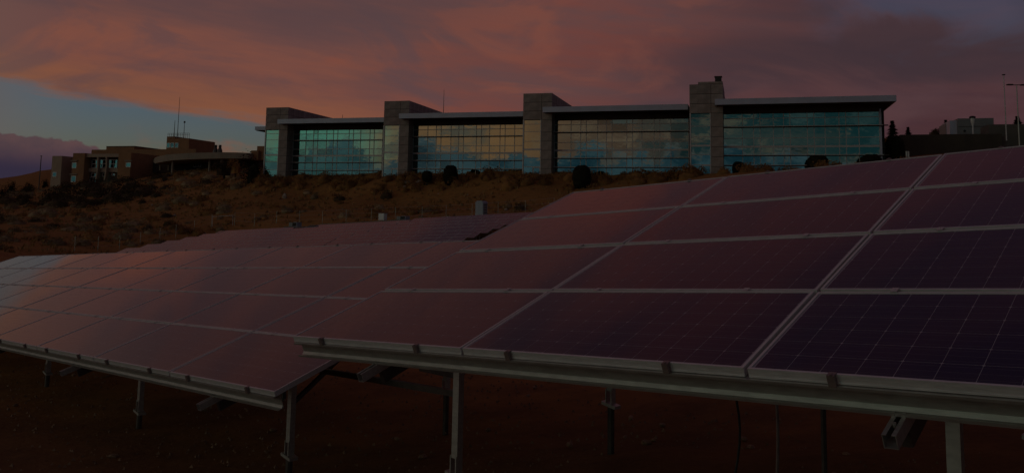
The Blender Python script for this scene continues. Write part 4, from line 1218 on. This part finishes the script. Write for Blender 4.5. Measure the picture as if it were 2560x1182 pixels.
# broad dark juniper left of the first tower, bare autumn bush on the right
for (x, yb, yt, w, d, m, lab, nm, cat) in ((632, 468, 378, 66, 190, 'evergreen', 'tall dark juniper beside the left end of the glass building', 'juniper_tree', 'tree'),
                                           (560, 432, 398, 60, 214, 'dark_brush', 'dark spreading bush below the curved canopy', 'bush', 'bush'),
                                           (590, 428, 392, 40, 212, 'rabbitbrush', 'rusty bush between the curved canopy and the dark juniper', 'bush', 'bush'),
                                           (2212, 364, 342, 52, 215, 'autumn_leaf', 'orange autumn bush behind the pale guard rail', 'bush', 'bush'),
                                           (2335, 344, 318, 34, 230, 'dark_brush', 'bare reddish bush above the dark wall', 'bush', 'bush'),
                                           (1690, 458, 412, 56, 147, 'rabbitbrush', 'tall wispy brown bush at the right end of the third bay', 'bush', 'bush'),
                                           (225, 512, 468, 120, 232, 'dark_brush', 'large dark thicket below the brown building', 'bush', 'bush'),
                                           (300, 500, 452, 90, 236, 'dark_brush', 'dark thicket under the corner block of the brown building', 'bush', 'bush'),
                                           (150, 512, 478, 80, 228, 'dark_brush', 'dark thicket below the pale wing of the brown building', 'bush', 'bush'),
                                           (60, 520, 488, 70, 216, 'dark_brush', 'dark thicket at the far left of the slope', 'bush', 'bush'),
                                           (26, 492, 448, 30, 268, 'evergreen', 'leftmost round dark tree on the left ridge', 'ridge_tree', 'tree'),
                                           (72, 488, 452, 28, 268, 'evergreen', 'middle round dark tree on the left ridge left of the light pole', 'ridge_tree', 'tree'),
                                           (113, 476, 445, 20, 268, 'evergreen', 'round dark tree between the light pole and the pale wing', 'ridge_tree', 'tree'),
                                           (4, 505, 460, 26, 262, 'evergreen', 'dark tree cut by the left edge on the ridge', 'ridge_tree', 'tree')):
    base = at(x, yb, d); h = at(x, yt, d).z - base.z; wr = w / 2 / FPX * d
    t = empty(nm, lab, cat, base)
    b = MB(); core(b, wr * .6, wr * .6, h * .6, .05 * h, x)
    leaf_cloud(b, 1100, wr * 1.05, wr * 1.05, h * .92, max(.13, wr * .06), 0, 11, x, .6)
    b.build('crown', m, t)
    b = MB(); r = random.Random(x)
    for k in range(4): b.tube([(r.uniform(-.2, .2), r.uniform(-.2, .2), -1.5), (r.uniform(-.5, .5) * wr, r.uniform(-.5, .5) * wr, h * .6)], [.12, .04], 5)
    b.build('trunk', 'bark', t)


# ------------------------------------------------------------------ rocks
def rock_mesh(seed, m, n=7, mm=5):
    r = random.Random(seed); v = [(0, 0, 1)]; f = []
    for j in range(1, mm):
        th = math.pi * j / mm
        for i in range(n):
            k = r.uniform(.7, 1.15); an = 2 * math.pi * i / n
            v.append((math.sin(th) * math.cos(an) * k, math.sin(th) * math.sin(an) * k, math.cos(th) * k))
    v.append((0, 0, -1))
    for i in range(n): f.append((0, 1 + i, 1 + (i + 1) % n)); f.append((len(v) - 1, 1 + (mm - 2) * n + (i + 1) % n, 1 + (mm - 2) * n + i))
    for j in range(mm - 2):
        for i in range(n): f.append((1 + j * n + i, 1 + (j + 1) * n + i, 1 + (j + 1) * n + (i + 1) % n, 1 + j * n + (i + 1) % n))
    return MB().add(v, f).mesh('boulder', m)


RK = [rock_mesh(k, 'boulder') for k in range(5)]
for (x, y, w, h, lab, g_) in ((712, 497, 14, 20, 'pale upright boulder standing alone on the slope below the first bay', None),
                              (1022, 461, 26, 12, 'pale boulder at the foot of the second concrete tower', None),
                              (1048, 458, 22, 10, 'pale boulder between the second tower and the small clipped shrub', None),
                              (1012, 470, 12, 6, 'small pale boulder on the slope below the second tower', None)):
    p = hit_ground(x, y, 120, 200); o = put('boulder', rnd.choice(RK)); s = w / 2 / FPX * p.length
    o.location = p + Vector((0, 0, .2)); o.scale = (s, s * .8, h / 2 / FPX * p.length * 1.2); o.rotation_euler = (rnd.uniform(-.3, .3), rnd.uniform(-.3, .3), rnd.uniform(0, 6)); tag(o, lab, 'boulder')
for k in range(46):
    x = rnd.uniform(0, 1450); y = rnd.uniform(470, 640)
    p = hit_ground(x, y, 95, 250)
    rel = Vector((p.x, p.y, 0)) - Vector((ROW_O.x, ROW_O.y, 0)); uu = rel.dot(ROW_U); vv = rel.dot(_vh)
    if -26 < uu < 60 and -40 < vv < 27: continue
    o = put('boulder', rnd.choice(RK)); s = rnd.uniform(.12, .38); o.location = p + Vector((0, 0, .05)); o.scale = (s * 1.2, s, s * .7); o.rotation_euler = (0, 0, rnd.uniform(0, 6))
    tag(o, 'small pale rock lying on the orange hillside', 'rock', 'small pale rocks on the hillside')
# stones and gravel under and before the near tables
PB = [rock_mesh(50 + k, 'pebble', 6, 4) for k in range(4)]
n_ = 0
while n_ < 60:
    x = rnd.uniform(-9, 5); y = rnd.uniform(3.0, 16); px, py, dd = project((x, y, gz(x, y)))
    if not (-20 < px < 2580 and 860 < py < 1200): continue
    o = put('stone', rnd.choice(PB)); s = rnd.uniform(.02, .05); o.location = (x, y, gz(x, y) + s * .3); o.scale = (s * rnd.uniform(.9, 1.5), s, s * .6); o.rotation_euler = (0, 0, rnd.uniform(0, 6))
    tag(o, 'small brown stone lying on the bare soil under the near solar tables', 'stone', 'stones on the soil under the near tables'); n_ += 1
b = MB(); r = random.Random(9)
for _ in range(9000):
    x = r.uniform(-13, 7); y = r.uniform(2.5, 20); z = gz(x, y); s = r.uniform(.005, .02) * (1 + (y > 9) * .5)
    th = r.uniform(0, 6.28); p = Vector((x, y, z + .012)); v = [p + Vector((math.cos(th + k * 2.09) * s, math.sin(th + k * 2.09) * s, -s * .4)) for k in range(3)] + [p + Vector((0, 0, s * .8))]
    b.add(v, [(0, 1, 3), (1, 2, 3), (2, 0, 3)])
o = b.build('gravel', 'pebble'); tag(o, 'loose gravel on the soil under the near tables', 'gravel', kind='stuff')
